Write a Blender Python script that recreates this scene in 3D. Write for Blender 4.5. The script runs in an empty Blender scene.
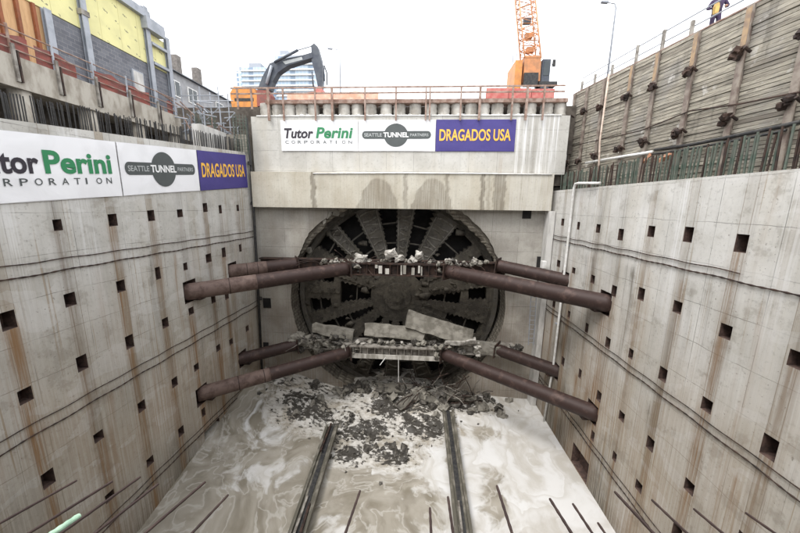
import bpy, bmesh, math, random
import numpy as np
from mathutils import Vector, Matrix, noise as mnoise
random.seed(7); rng = np.random.default_rng(7)
S = bpy.context.scene
C = S.collection
R = math.radians

# ------------------------------------------------------------------ camera
# world: x right, y into the pit towards the machine, z up; water is z = 0
H = 16.0
FPX = 318.24
def cam_axes():
    p, y, r = R(10.808), R(-3.346), R(.739)
    cp, sp, cy, sy = math.cos(p), math.sin(p), math.cos(y), math.sin(y)
    F = Vector((sy*cp, cy*cp, -sp)); X = Vector((cy, -sy, 0)); U = X.cross(F)
    return math.cos(r)*X + math.sin(r)*U, -math.sin(r)*X + math.cos(r)*U, F
AX, AU, AF = cam_axes()
cam = bpy.data.cameras.new('camera'); camo = bpy.data.objects.new('camera', cam); C.objects.link(camo)
cam.sensor_width = 36; cam.lens = FPX/800*36; cam.clip_start = .05; cam.clip_end = 3000
m = Matrix((AX, AU, -AF)).transposed().to_4x4(); m.translation = (0, 0, H); camo.matrix_world = m
S.camera = camo

# ------------------------------------------------------------------ light
SUN_EL, SUN_AZ = 60, -38          # high soft sun behind thin cloud
w = bpy.data.worlds.new('World'); S.world = w; w.use_nodes = True
nt = w.node_tree; nt.nodes.clear()
out = nt.nodes.new('ShaderNodeOutputWorld'); bg = nt.nodes.new('ShaderNodeBackground')
sky = nt.nodes.new('ShaderNodeTexSky'); sky.sky_type = 'NISHITA'; sky.sun_disc = False
sky.sun_elevation = R(SUN_EL); sky.sun_rotation = R(SUN_AZ); sky.dust_density = 4; sky.air_density = 1
mx = nt.nodes.new('ShaderNodeMix'); mx.data_type = 'RGBA'; mx.inputs[0].default_value = .88
mx.inputs[7].default_value = (12.5, 12.7, 13.0, 1)       # closed white cloud deck
nt.links.new(sky.outputs[0], mx.inputs[6]); nt.links.new(mx.outputs[2], bg.inputs[0])
bg.inputs[1].default_value = .095; nt.links.new(bg.outputs[0], out.inputs[0])
sl = bpy.data.lights.new('sun', 'SUN'); sl.energy = 1.4; sl.angle = R(25); sl.color = (1, .97, .93)
so = bpy.data.objects.new('sun', sl); C.objects.link(so)
d = Vector((math.sin(R(SUN_AZ))*math.cos(R(SUN_EL)), math.cos(R(SUN_AZ))*math.cos(R(SUN_EL)), math.sin(R(SUN_EL))))
d.y = -d.y                       # the sun stands behind the camera, lighting the headwall
so.rotation_euler = d.to_track_quat('Z', 'Y').to_euler()
sky.sun_rotation = math.atan2(d.x, d.y)
S.view_settings.view_transform = 'Standard'; S.view_settings.look = 'None'
S.view_settings.exposure = 1.1; S.view_settings.gamma = 1; S.view_settings.use_curve_mapping = False
S.render.engine = 'CYCLES'

# ------------------------------------------------------------------ helpers
def ray(u, v):
    k = AX*((u-400)/FPX) + AU*((266.5-v)/FPX) + AF
    return k/k.y
def at(u, v, Y):                 # world point on the plane y = Y
    k = ray(u, v); return Vector((k.x*Y, Y, k.z*Y+H))
def on_left(u, v, o=0):
    k = ray(u, v); Y = -(13.9+o)/(k.x-.0285); return Vector((k.x*Y, Y, k.z*Y+H))
def on_right(u, v, o=0):
    k = ray(u, v); Y = (10.62+o)/(k.x+.0285); return Vector((k.x*Y, Y, k.z*Y+H))
def xl(Y, o=0): return -13.9-o+.0285*Y
def xr(Y, o=0): return 10.62+o-.0285*Y

class MB:
    def __init__(s): s.v = []; s.f = []; s.mi = []; s.cur = 0
    def add(s, vs, fs):
        n = len(s.v); s.v += [tuple(p) for p in vs]; s.f += [tuple(i+n for i in f) for f in fs]; s.mi += [s.cur]*len(fs); return s
    def box(s, a, b):
        (x0, y0, z0), (x1, y1, z1) = a, b
        return s.add([(x0,y0,z0),(x1,y0,z0),(x1,y1,z0),(x0,y1,z0),(x0,y0,z1),(x1,y0,z1),(x1,y1,z1),(x0,y1,z1)],
                     [(0,3,2,1),(4,5,6,7),(0,1,5,4),(1,2,6,5),(2,3,7,6),(3,0,4,7)])
    def cbox(s, c, sz, M=None):  # centred box turned by M
        c = Vector(c); h = Vector(sz)/2; M = M or Matrix.Identity(3)
        vs = [c + M @ Vector((sx*h.x, sy*h.y, sz_*h.z)) for sz_ in (-1, 1) for sx, sy in ((-1,-1),(1,-1),(1,1),(-1,1))]
        return s.add(vs, [(0,3,2,1),(4,5,6,7),(0,1,5,4),(1,2,6,5),(2,3,7,6),(3,0,4,7)])
    def bar(s, a, b, wd, ht=None, up=(0,0,1)):
        a = Vector(a); b = Vector(b); t = (b-a).normalized(); u = Vector(up)
        if abs(t.dot(u)) > .99: u = Vector((0, 1, 0))
        sx = t.cross(u).normalized(); su = sx.cross(t)
        return s.cbox((a+b)/2, (wd, (b-a).length, ht or wd), Matrix((sx, t, su)).transposed())
    def tube(s, pts, r, n=8, cap=True):
        pts = [Vector(p) for p in pts]; rs = r if isinstance(r, (list, tuple)) else [r]*len(pts)
        vs = []; fs = []; pu = None
        for i, p in enumerate(pts):
            t = (pts[min(i+1, len(pts)-1)] - pts[max(i-1, 0)]).normalized()
            u = pu if pu is not None else (Vector((0,0,1)) if abs(t.z) < .9 else Vector((1,0,0)))
            u = (u - t*u.dot(t)).normalized(); pu = u; q = t.cross(u)
            for k in range(n):
                a = 2*math.pi*k/n; vs.append(p + (u*math.cos(a) + q*math.sin(a))*rs[i])
        for i in range(len(pts)-1):
            for k in range(n):
                fs.append((i*n+k, i*n+(k+1) % n, (i+1)*n+(k+1) % n, (i+1)*n+k))
        if cap: fs += [tuple(range(n-1, -1, -1)), tuple((len(pts)-1)*n+k for k in range(n))]
        return s.add(vs, fs)
    def prism(s, poly, fn, h0, h1):      # poly of 2D points, fn(p, h) -> world
        n = len(poly); vs = [fn(p, h0) for p in poly] + [fn(p, h1) for p in poly]
        fs = [tuple(range(n-1, -1, -1)), tuple(range(n, 2*n))] + [(i, (i+1) % n, n+(i+1) % n, n+i) for i in range(n)]
        return s.add(vs, fs)
    def hull(s, pts):
        bm = bmesh.new()
        for p in pts: bm.verts.new(p)
        res = bmesh.ops.convex_hull(bm, input=bm.verts)
        for v in [v for v in bm.verts if not v.link_faces]: bm.verts.remove(v)
        bm.verts.index_update()
        s.add([v.co.copy() for v in bm.verts], [[v.index for v in f.verts] for f in bm.faces]); bm.free(); return s
    def build(s, name, mat, parent=None, smooth=False, origin=None, attrs=None):
        P = np.array(s.v, float)
        if parent is not None: o0 = np.array(parent['_w'])
        elif origin is not None: o0 = np.array(origin, float)
        else:
            o0 = (P.min(0)+P.max(0))/2; o0[2] = P[:, 2].min()
        me = bpy.data.meshes.new(name); me.from_pydata((P-o0).tolist(), [], s.f)
        mats = mat if isinstance(mat, (list, tuple)) else [mat]
        for q in mats: me.materials.append(q)
        if len(mats) > 1: me.polygons.foreach_set('material_index', s.mi)
        if smooth: me.polygons.foreach_set('use_smooth', [True]*len(me.polygons))
        for k, a in (attrs or {}).items():
            me.attributes.new(k, 'FLOAT', 'POINT').data.foreach_set('value', np.asarray(a, np.float32))
        o = bpy.data.objects.new(name, me); C.objects.link(o)
        o['_w'] = [float(q) for q in o0]
        if parent is not None:
            o.parent = parent
            # parent's own origin is its own frame, so the part sits at its parent's origin
        else: o.location = o0
        return o
def tag(o, label, cat, group=None, kind=None):
    o['label'] = label; o['category'] = cat
    if group: o['group'] = group
    if kind: o['kind'] = kind
    return o
def thing(name, loc, label, cat, group=None):
    o = bpy.data.objects.new(name, None); C.objects.link(o); o.location = loc; o['_w'] = [float(q) for q in loc]
    o.empty_display_size = .3
    return tag(o, label, cat, group)
def struct(o): o['kind'] = 'structure'; return o

# ------------------------------------------------------------------ materials
class NT:
    def __init__(s, m): s.t = m.node_tree; s.n = s.t.nodes; s.l = s.t.links
    def new(s, ty, **k):
        q = s.n.new(ty)
        for a, b in k.items(): setattr(q, a, b)
        return q
    def set(s, sock, v):
        if hasattr(v, 'links') or isinstance(v, bpy.types.NodeSocket): s.l.new(v, sock)
        else: sock.default_value = v
    def math(s, op, a, b=0., c=0., clamp=False):
        q = s.new('ShaderNodeMath', operation=op, use_clamp=clamp)
        for i, v in enumerate((a, b, c)): s.set(q.inputs[i], v)
        return q.outputs[0]
    def mix(s, f, a, b, blend='MIX'):
        q = s.new('ShaderNodeMix', data_type='RGBA', blend_type=blend, clamp_factor=True)
        s.set(q.inputs[0], f); s.set(q.inputs[6], a if not isinstance(a, tuple) else (*a[:3], 1)); s.set(q.inputs[7], b if not isinstance(b, tuple) else (*b[:3], 1))
        return q.outputs[2]
    def ramp(s, v, lo, hi, a=0., b=1.):
        q = s.new('ShaderNodeMapRange', interpolation_type='SMOOTHSTEP'); s.set(q.inputs[0], v)
        for i, x in enumerate((lo, hi, a, b)): q.inputs[i+1].default_value = x
        return q.outputs[0]
    def pos(s): return s.new('ShaderNodeNewGeometry').outputs['Position']
    def obj(s): return s.new('ShaderNodeTexCoord').outputs['Object']
    def scale(s, vec, sc):
        q = s.new('ShaderNodeMapping'); s.l.new(vec, q.inputs[0]); q.inputs[3].default_value = sc; return q.outputs[0]
    def noise(s, vec, sc=1., det=5., rough=.55, dist=0.):
        q = s.new('ShaderNodeTexNoise'); s.l.new(vec, q.inputs['Vector'])
        q.inputs['Scale'].default_value = sc; q.inputs['Detail'].default_value = det; q.inputs['Roughness'].default_value = rough; q.inputs['Distortion'].default_value = dist
        return q.outputs['Fac']
    def attr(s, n): return s.new('ShaderNodeAttribute', attribute_name=n).outputs['Fac']
    def xyz(s, v):
        q = s.new('ShaderNodeSeparateXYZ'); s.l.new(v, q.inputs[0]); return q.outputs
def mat(name):
    m = bpy.data.materials.new(name); m.use_nodes = True
    t = NT(m); t.b = m.node_tree.nodes['Principled BSDF']; t.m = m
    return t
def fin(t, col, rough=.8, metal=0., bump=None, bs=.3, bd=.05, spec=.4):
    t.set(t.b.inputs['Base Color'], (*col, 1) if isinstance(col, tuple) else col)
    t.set(t.b.inputs['Roughness'], rough); t.b.inputs['Metallic'].default_value = metal
    t.b.inputs['Specular IOR Level'].default_value = spec
    if bump is not None:
        q = t.new('ShaderNodeBump'); q.inputs['Strength'].default_value = bs; q.inputs['Distance'].default_value = bd
        t.l.new(bump, q.inputs['Height']); t.l.new(q.outputs[0], t.b.inputs['Normal'])
    return t.m
def plain(name, col, col2=None, sc=3., rough=.7, metal=0., bs=.2, stretch=(1,1,1), lo=.38, hi=.65, spec=.4):
    t = mat(name); v = t.scale(t.obj(), stretch)
    n = t.noise(v, sc, 6, .6)
    col2 = col2 or tuple(c*.7 for c in col)
    return fin(t, t.mix(t.ramp(n, lo, hi), col, col2), rough, metal, n, bs, .02, spec)
def concrete(name, base, dark, rustc=(.235,.135,.065), panel=True, axis='Y', cols=None):
    """cast concrete: cloudy tone, vertical water streaks, pour joints; rust, damp and darker zones come from maps of the wall"""
    t = mat(name); p = t.pos(); X, Y, Z = t.xyz(p)[:3]
    U = Y if axis == 'Y' else X
    big = t.noise(p, .45, 5, .6); fine = t.noise(p, 7, 6, .65)
    st = t.noise(t.scale(p, (3.2, 3.2, .12)), 1., 5, .65); st2 = t.noise(t.scale(p, (.9, .9, .05)), 1., 3, .5)
    col = t.mix(t.ramp(big, .35, .68), base, dark)
    col = t.mix(t.math('MULTIPLY', t.ramp(st, .5, .75), .3), col, tuple(c*.62 for c in dark))
    col = t.mix(t.math('MULTIPLY', t.ramp(st2, .45, .7), .2), col, (dark[0]*.85, dark[1]*.75, dark[2]*.58))
    col = t.mix(t.math('MULTIPLY', t.ramp(fine, .52, .75), .5), col, tuple(c*.5 for c in dark))
    if panel:
        wob = t.math('MULTIPLY', t.math('SUBTRACT', big, .5), .25)
        fz = t.math('FRACT', t.math('DIVIDE', t.math('ADD', Z, t.math('ADD', wob, .72)), 1.48))
        fu = t.math('FRACT', t.math('DIVIDE', t.math('ADD', U, t.math('ADD', t.math('MULTIPLY', wob, .15), .55)), 2.05))
        jz = t.math('LESS_THAN', fz, .017); ju = t.math('LESS_THAN', fu, .011)
        j = t.math('MULTIPLY', t.math('MAXIMUM', jz, ju), t.ramp(t.noise(p, .8, 2), .35, .6, .15, .75))
        # each lift and bay was poured on another day: its own tone
        iz = t.math('FLOOR', t.math('DIVIDE', t.math('ADD', Z, t.math('ADD', wob, .72)), 2.96)); iu = t.math('FLOOR', t.math('DIVIDE', t.math('ADD', U, .55), 2.05))
        wn = t.new('ShaderNodeTexWhiteNoise', noise_dimensions='2D'); cb = t.new('ShaderNodeCombineXYZ')
        t.l.new(iz, cb.inputs[0]); t.l.new(iu, cb.inputs[1]); t.l.new(cb.outputs[0], wn.inputs['Vector'])
        col = t.mix(t.math('MULTIPLY', wn.outputs['Value'], .2), col, tuple(c*.72 for c in dark))
        col = t.mix(j, col, tuple(c*.35 for c in dark))
    if cols:                     # board marks down each column of pockets, crisp drips, tan tint growing towards the bottom
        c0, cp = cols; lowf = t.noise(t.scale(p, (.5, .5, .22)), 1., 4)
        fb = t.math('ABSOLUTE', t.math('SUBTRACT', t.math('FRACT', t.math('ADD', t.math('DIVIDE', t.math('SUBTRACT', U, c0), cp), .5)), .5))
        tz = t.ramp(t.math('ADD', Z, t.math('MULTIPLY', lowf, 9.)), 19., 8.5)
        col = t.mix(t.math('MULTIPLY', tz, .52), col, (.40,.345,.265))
        wc = t.new('ShaderNodeTexWhiteNoise', noise_dimensions='1D'); t.l.new(t.math('FLOOR', t.math('ADD', t.math('DIVIDE', t.math('SUBTRACT', U, c0), cp), .5)), wc.inputs['W'])
        bandn = t.math('MULTIPLY', t.math('ADD', .08, t.math('MULTIPLY', t.ramp(t.noise(t.scale(p, (.6, .6, .3)), 1., 4), .42, .62), .55)), wc.outputs['Value'])
        col = t.mix(t.math('MULTIPLY', t.math('LESS_THAN', fb, .085), bandn), col, (.30,.235,.155))
        edge = t.math('LESS_THAN', t.math('ABSOLUTE', t.math('SUBTRACT', fb, .085)), .006); col = t.mix(t.math('MULTIPLY', edge, .5), col, (.16,.11,.07))
        dr = t.noise(t.scale(p, (9, 9, .09)), 1., 3, .5); dr2 = t.noise(t.scale(p, (22, 22, .22)), 1., 2, .5)
        col = t.mix(t.math('MULTIPLY', t.math('MULTIPLY', t.ramp(dr, .62, .66), t.ramp(lowf, .42, .62)), .55), col, (.27,.19,.105))
        col = t.mix(t.math('MULTIPLY', t.math('MULTIPLY', t.ramp(dr2, .66, .70), t.ramp(lowf, .42, .6)), .4), col, (.15,.115,.08))
        pt = t.noise(t.scale(p, (.7, .7, 1.3)), 1., 2, .4); col = t.mix(t.math('MULTIPLY', t.ramp(pt, .60, .61), .3), col, (.62,.61,.59)); col = t.mix(t.math('MULTIPLY', t.ramp(t.noise(p, .9, 6, .7), .56, .64), .35), col, (.25,.225,.19))
        bl = t.noise(p, 14, 3); col = t.mix(t.math('MULTIPLY', t.ramp(bl, .66, .72), .6), col, (.16,.14,.12))
    white = t.attr('white'); rust = t.attr('rust'); grime_dark = t.attr('grime_dark')
    stn = t.ramp(t.noise(t.scale(p, (13, 13, .3)), 1., 4, .65), .38, .60)
    col = t.mix(t.math('MULTIPLY', grime_dark, t.math('ADD', t.math('MULTIPLY', stn, .45), .5), clamp=True), col, (.085, .07, .05))
    col = t.mix(t.math('MULTIPLY', rust, t.math('ADD', t.math('MULTIPLY', stn, .75), .2), clamp=True), col, rustc)
    col = t.mix(t.math('MULTIPLY', white, stn, clamp=True), col, (.72, .72, .72))
    h = t.math('ADD', t.math('MULTIPLY', fine, .6), t.math('MULTIPLY', st, .6))
    return fin(t, col, .85, 0, h, .35, .03, .25)

M = {}
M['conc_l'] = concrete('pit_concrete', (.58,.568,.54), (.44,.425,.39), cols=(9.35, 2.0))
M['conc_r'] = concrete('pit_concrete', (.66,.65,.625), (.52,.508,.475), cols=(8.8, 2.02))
M['conc_back'] = concrete('headwall_concrete', (.46,.44,.40), (.30,.28,.25), axis='X')
M['conc_beam'] = concrete('beam_concrete', (.56,.54,.47), (.44,.41,.34), panel=False, axis='X')
M['conc_up'] = concrete('upper_concrete', (.56,.55,.52), (.45,.435,.40), axis='X')
M['conc_plain'] = plain('old_concrete', (.42,.39,.34), (.26,.23,.19), 2.5, .85, stretch=(1,1,.4))
M['pale'] = plain('pale_concrete', (.6,.59,.57), (.42,.41,.39), 2, .85, stretch=(1,1,.3))
M['chunk'] = plain('broken_concrete', (.235,.22,.19), (.13,.12,.10), 1.8, .9, bs=.6)
M['chunkw'] = plain('dusty_concrete', (.44,.42,.385), (.17,.155,.135), 2.2, .9, bs=.5)
M['chunkm'] = plain('muddy_slab', (.13,.12,.10), (.06,.054,.046), 2.2, .85, bs=.6)
M['chunkd'] = plain('wet_rubble', (.04,.036,.032), (.11,.10,.085), 4, .6, bs=.6)
M['pilebrown'] = plain('grey_brown_pile', (.17,.13,.11), (.30,.26,.22), 2.6, .7)
M['pilec'] = plain('rough_pile_concrete', (.50,.48,.44), (.27,.25,.22), 1.6, .9, stretch=(1,1,.5), bs=.5)
M['rust'] = plain('rusty_steel', (.036,.02,.017), (.085,.052,.043), 2.0, .6, .15, lo=.5, hi=.72)
M['rustd'] = plain('dark_rust', (.026,.018,.016), (.065,.038,.028), 3, .7, .2)
M['rustdust'] = plain('dusty_rust', (.145,.10,.085), (.075,.046,.038), 2.4, .7, .1, lo=.4, hi=.7)
M['rustp'] = plain('brown_paint', (.20,.12,.09), (.33,.25,.21), 3, .7)
M['white'] = plain('white_plastic', (.75,.75,.74), (.6,.59,.56), 3, .5)
M['black'] = plain('black_rubber', (.02,.02,.022), (.045,.043,.04), 6, .6)
M['green'] = plain('green_epoxy', (.058,.082,.064), (.12,.125,.105), 2.2, .6)
M['greenl'] = plain('pale_green_epoxy', (.42,.62,.45), (.30,.47,.34), 12, .5)
M['dirt'] = plain('dark_earth', (.06,.05,.042), (.11,.095,.08), 2, .95, bs=.6)
M['street'] = plain('street_ground', (.10,.095,.09), (.16,.15,.14), .8, .95)
M['orange'] = plain('orange_paint', (.62,.25,.06), (.45,.19,.06), 2, .45)
M['craneo'] = plain('crane_orange', (.52,.22,.09), (.36,.17,.08), 2, .5)
M['boom'] = plain('hazed_dark_paint', (.045,.053,.072), (.075,.085,.10), 2, .45)  # black boom lifted to blue-grey, painting the veil of haze into its colour
M['glassd'] = plain('dark_glass', (.02,.03,.035), (.03,.04,.045), 1, .08, spec=.6)
M['red'] = plain('red_barrier', (.46,.19,.16), (.42,.10,.09), 2.5, .7)
M['pink'] = plain('faded_orange_mesh', (.72,.34,.24), (.75,.48,.38), 1.5, .8)
M['rednet'] = plain('red_net', (.27,.085,.07), (.18,.085,.075), 3, .85)
M['paledust'] = plain('dusty_pale_plate', (.50,.48,.44), (.26,.245,.215), 2.2, .8, stretch=(1,1,.3), lo=.42, hi=.62)
M['olive'] = plain('muddy_olive_steel', (.10,.092,.072), (.24,.22,.185), 2.5, .6, .2, lo=.45, hi=.7, stretch=(1,.5,1))
M['galv'] = plain('grey_steel', (.34,.36,.40), (.26,.28,.31), 2, .5, .1)
M['steel'] = plain('dusty_steel', (.12,.105,.09), (.30,.28,.25), 2.2, .6, .2, lo=.35, hi=.6)
M['wood'] = plain('plywood', (.60,.38,.20), (.50,.30,.15), 2.5, .75, stretch=(1,3,.5))
M['tan'] = plain('tan_weathered_plate', (.40,.28,.17), (.26,.19,.14), 4, .8)
M['tanp'] = plain('pale_tan_pipe', (.52,.43,.36), (.36,.27,.22), 3, .6)
M['woodr'] = plain('red_brown_stud', (.26,.085,.035), (.18,.065,.03), 3, .7)
M['foam_lid'] = plain('orange_tarp', (.36,.17,.10), (.25,.15,.10), 3, .8)

def m_tbm(name, a, b, c):
    t = mat(name); p = t.pos()
    n = t.noise(p, .9, 6, .65); n2 = t.noise(p, 6, 5, .7); st = t.noise(t.scale(p, (4, 4, .4)), 1, 4, .6)
    col = t.mix(t.ramp(n, .35, .65), a, b); col = t.mix(t.math('MULTIPLY', t.ramp(n2, .5, .75), .6), col, c)
    col = t.mix(t.math('MULTIPLY', t.ramp(st, .55, .8), .5), col, (.20,.18,.15))
    mud = t.noise(p, 1.6, 6, .62); col = t.mix(t.math('MULTIPLY', t.ramp(mud, .5, .58), .75), col, (.105,.094,.075)); col = t.mix(t.math('MULTIPLY', t.ramp(t.noise(p, 2.4, 6, .7), .58, .66), .7), col, (.03,.027,.023))
    return fin(t, col, .72, .1, t.math('ADD', mud, t.math('MULTIPLY', n2, .5)), .9, .09, .3)
M['tbm'] = m_tbm('muddy_cutter_steel', (.085,.075,.06), (.052,.046,.038), (.027,.024,.021))
M['tbml'] = m_tbm('dusty_cutter_steel', (.125,.115,.10), (.075,.068,.058), (.04,.036,.032))
M['tbmx'] = m_tbm('worn_cutter_edges', (.24,.225,.195), (.13,.12,.10), (.06,.055,.05))
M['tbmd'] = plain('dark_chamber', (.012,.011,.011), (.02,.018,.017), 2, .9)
def m_bore():
    t = mat('scraped_bore_wall'); p = t.pos(); X, Y, Z = t.xyz(p)[:3]
    n = t.noise(p, 2.2, 6, .65); sc = t.math('SINE', t.math('MULTIPLY', t.math('ADD', Z, t.math('MULTIPLY', n, .2)), 22.))
    sy = t.math('SINE', t.math('MULTIPLY', Y, 16.))
    k = t.ramp(t.math('MAXIMUM', sc, sy), .3, 1.)
    col = t.mix(t.ramp(n, .35, .65), (.27,.245,.20), (.12,.105,.085)); col = t.mix(t.math('MULTIPLY', k, .55), col, (.07,.06,.05))
    return fin(t, col, .9, 0, t.math('SUBTRACT', n, k), .7, .06, .2)
M['bore'] = m_bore()
def m_water():
    t = mat('foamy_slurry'); p = t.pos(); foam = t.attr('foam'); muck = t.attr('muck')
    def warp(scale, amp, off):
        q = t.new('ShaderNodeTexNoise'); q.inputs['Scale'].default_value = scale; q.inputs['Detail'].default_value = 2.5
        t.l.new(t.scale(p, (1, 1, 0)), q.inputs['Vector'])
        a = t.new('ShaderNodeVectorMath', operation='SUBTRACT'); t.l.new(q.outputs['Color'], a.inputs[0]); a.inputs[1].default_value = (.5,.5,.5)
        b = t.new('ShaderNodeVectorMath', operation='SCALE'); t.l.new(a.outputs[0], b.inputs[0]); b.inputs['Scale'].default_value = amp
        return b.outputs[0]
    ad = t.new('ShaderNodeVectorMath', operation='ADD'); t.l.new(t.scale(p, (1, .75, 0)), ad.inputs[0]); t.l.new(warp(.17, 9., 0), ad.inputs[1])
    ad2 = t.new('ShaderNodeVectorMath', operation='ADD'); t.l.new(ad.outputs[0], ad2.inputs[0]); t.l.new(warp(.7, 1.3, 0), ad2.inputs[1])
    sw = t.noise(ad2.outputs[0], .42, 7, .56); th = t.noise(ad2.outputs[0], .62, 4, .5)
    band = t.math('ABSOLUTE', t.math('SUBTRACT', th, .5)); thread = t.ramp(band, .0, .035, 1., 0.)
    fl = t.math('ADD', sw, t.math('MULTIPLY', t.math('SUBTRACT', foam, .5), .75))
    f = t.ramp(fl, .45, .57)
    col = t.mix(t.ramp(t.noise(ad.outputs[0], .8, 6), .35, .65), (.20,.178,.14), (.31,.285,.24))
    col = t.mix(t.math('MULTIPLY', thread, .5), col, (.50,.485,.45))
    soft = t.noise(ad2.outputs[0], .5, 6, .6); lay = t.math('FRACT', t.math('MULTIPLY', t.noise(ad2.outputs[0], .16, 2), 9.))
    fw = t.mix(t.ramp(soft, .42, .68), (.60,.597,.59), (.44,.42,.385)); fw = t.mix(t.math('MULTIPLY', t.ramp(lay, .55, 1.), .4), fw, (.40,.375,.33))
    col = t.mix(f, col, fw)
    veins = t.math('MULTIPLY', t.ramp(t.math('ABSOLUTE', t.math('SUBTRACT', t.noise(ad2.outputs[0], .26, 3), .5)), 0, .1, 1, 0), .28)
    col = t.mix(veins, col, (.43,.405,.36))
    mk = t.noise(ad2.outputs[0], .8, 8, .62); mk2 = t.noise(t.scale(p, (.75, 1.25, 1)), 3.1, 8, .7); mk3 = t.noise(p, .7, 4)
    mcol = t.mix(t.ramp(mk2, .42, .66), (.52,.50,.465), (.27,.245,.20)); mcol = t.mix(t.math('MULTIPLY', t.ramp(mk3, .5, .66), .75), mcol, (.28,.245,.19))
    dk = t.math('ADD', t.math('ADD', t.math('MULTIPLY', mk, .42), t.math('MULTIPLY', mk2, .85)), t.math('MULTIPLY', t.math('SUBTRACT', muck, .5), .40))
    mcol = t.mix(t.ramp(dk, .70, .755), mcol, (.05,.045,.038))
    e = t.ramp(t.math('ADD', muck, t.math('MULTIPLY', t.math('SUBTRACT', mk, .5), 1.3)), .22, .42)
    col = t.mix(e, col, mcol)
    h = t.math('ADD', t.math('MULTIPLY', mk2, e), t.math('MULTIPLY', sw, .08))
    return fin(t, col, t.math('ADD', t.math('MULTIPLY', e, .4), .1), 0, h, .5, .12, .4)
M['water'] = m_water()
def m_timber():
    t = mat('weathered_boards'); p = t.pos(); Y = t.xyz(p)[1]
    n = t.noise(t.scale(p, (1, 1.1, 9)), 1.4, 6, .65); b = t.noise(p, .5, 4); st = t.noise(t.scale(p, (2.5, 2.5, .3)), 1, 4)
    col = t.mix(t.ramp(n, .35, .65), (.45,.415,.34), (.24,.22,.185)); col = t.mix(t.math('MULTIPLY', t.ramp(b, .5, .7), .6), col, (.27,.26,.245))
    col = t.mix(t.math('MULTIPLY', t.ramp(st, .55, .75), .7), col, (.11,.1,.085)); col = t.mix(t.attr('tone'), col, (.14,.12,.10))
    col = t.mix(t.math('MULTIPLY', t.ramp(t.noise(p, 1.7, 5), .62, .7), .6), col, (.6,.58,.54))
    return fin(t, col, .9, 0, n, .5, .03, .2)
M['timber'] = m_timber()
def m_cmu():
    t = mat('grey_block_masonry'); p = t.pos(); q = t.new('ShaderNodeTexBrick')
    cb = t.new('ShaderNodeCombineXYZ'); X, Y, Z = t.xyz(p)[:3]; t.l.new(Y, cb.inputs[0]); t.l.new(Z, cb.inputs[1]); t.l.new(cb.outputs[0], q.inputs[0])
    q.inputs['Color1'].default_value = (.17,.175,.195,1); q.inputs['Color2'].default_value = (.12,.125,.145,1); q.inputs['Mortar'].default_value = (.24,.24,.25,1)
    q.inputs['Scale'].default_value = 1; q.inputs['Brick Width'].default_value = .4; q.inputs['Row Height'].default_value = .2; q.inputs['Mortar Size'].default_value = .012
    n = t.noise(p, 1.2, 5); return fin(t, t.mix(t.math('MULTIPLY', t.ramp(n, .4, .7), .5), q.outputs[0], (.1,.1,.115)), .9, 0, n, .2)
M['cmu'] = m_cmu()
def m_yellow():
    t = mat('yellow_sheathing'); p = t.pos(); X, Y, Z = t.xyz(p)[:3]
    # printed ticks and sheet joints of the boards
    fy = t.math('FRACT', t.math('DIVIDE', Y, .62)); fz = t.math('FRACT', t.math('DIVIDE', t.math('ADD', Z, t.math('MULTIPLY', Y, .35)), .8))
    mk = t.math('MULTIPLY', t.math('LESS_THAN', fy, .42), t.math('LESS_THAN', fz, .11)); mk = t.math('MULTIPLY', mk, t.math('GREATER_THAN', t.noise(t.scale(p, (1, 7, 9)), 1, 2), .52))
    js = t.math('LESS_THAN', t.math('FRACT', t.math('DIVIDE', Y, 1.22)), .02)
    n = t.noise(p, 1.2, 4)
    col = t.mix(t.ramp(n, .35, .7), (.70,.66,.33), (.62,.585,.30)); col = t.mix(js, col, (.5,.45,.2)); col = t.mix(t.math('MULTIPLY', mk, .8), col, (.12,.12,.1))
    return fin(t, col, .8)
M['yellow'] = m_yellow()
def m_tower(name, axis):
    t = mat(name); p = t.obj(); X, Y, Z = t.xyz(p)[:3]; U = X
    fz = t.math('FRACT', t.math('DIVIDE', Z, 3.4)); fx = t.math('FRACT', t.math('DIVIDE', U, 2.6)); bx = t.math('FRACT', t.math('DIVIDE', U, 13.))
    n = t.noise(p, .06, 3)
    col = t.mix(t.ramp(n, .3, .7), (.30,.42,.54), (.40,.50,.60))  # far haze is painted in as paler glass
    col = t.mix(t.math('LESS_THAN', fx, .18), col, (.5,.55,.6)); col = t.mix(t.math('LESS_THAN', fz, .3), col, (.62,.66,.70))
    col = t.mix(t.math('MULTIPLY', t.math('GREATER_THAN', bx, .72), t.math('GREATER_THAN', fz, .3)), col, (.20,.27,.36))
    return fin(t, col, .3, 0, None, spec=.6)
M['tower'] = m_tower('hazed_tower_glass', 'X')
def cloth(name, col):
    t = mat(name); p = t.pos(); n = t.noise(p, .9, 3, .5, .6)
    return fin(t, t.mix(t.ramp(n, .4, .7), col, tuple(c*.93 for c in col)), .55, 0, n, .35, .12, .3)
M['vinyl_w'] = cloth('white_vinyl', (.80,.80,.82)); M['vinyl_b'] = cloth('purple_blue_vinyl', (.062,.05,.21))
for k, c in dict(ink=(.03,.025,.035), inkgreen=(.03,.22,.09), inkgold=(.85,.48,.07), inkgrey=(.075,.085,.085), inkwhite=(.82,.82,.82), inkpale=(.45,.47,.47)).items():
    M[k] = plain('print_'+k, c, tuple(q*.9 for q in c), 2, .55)

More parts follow.
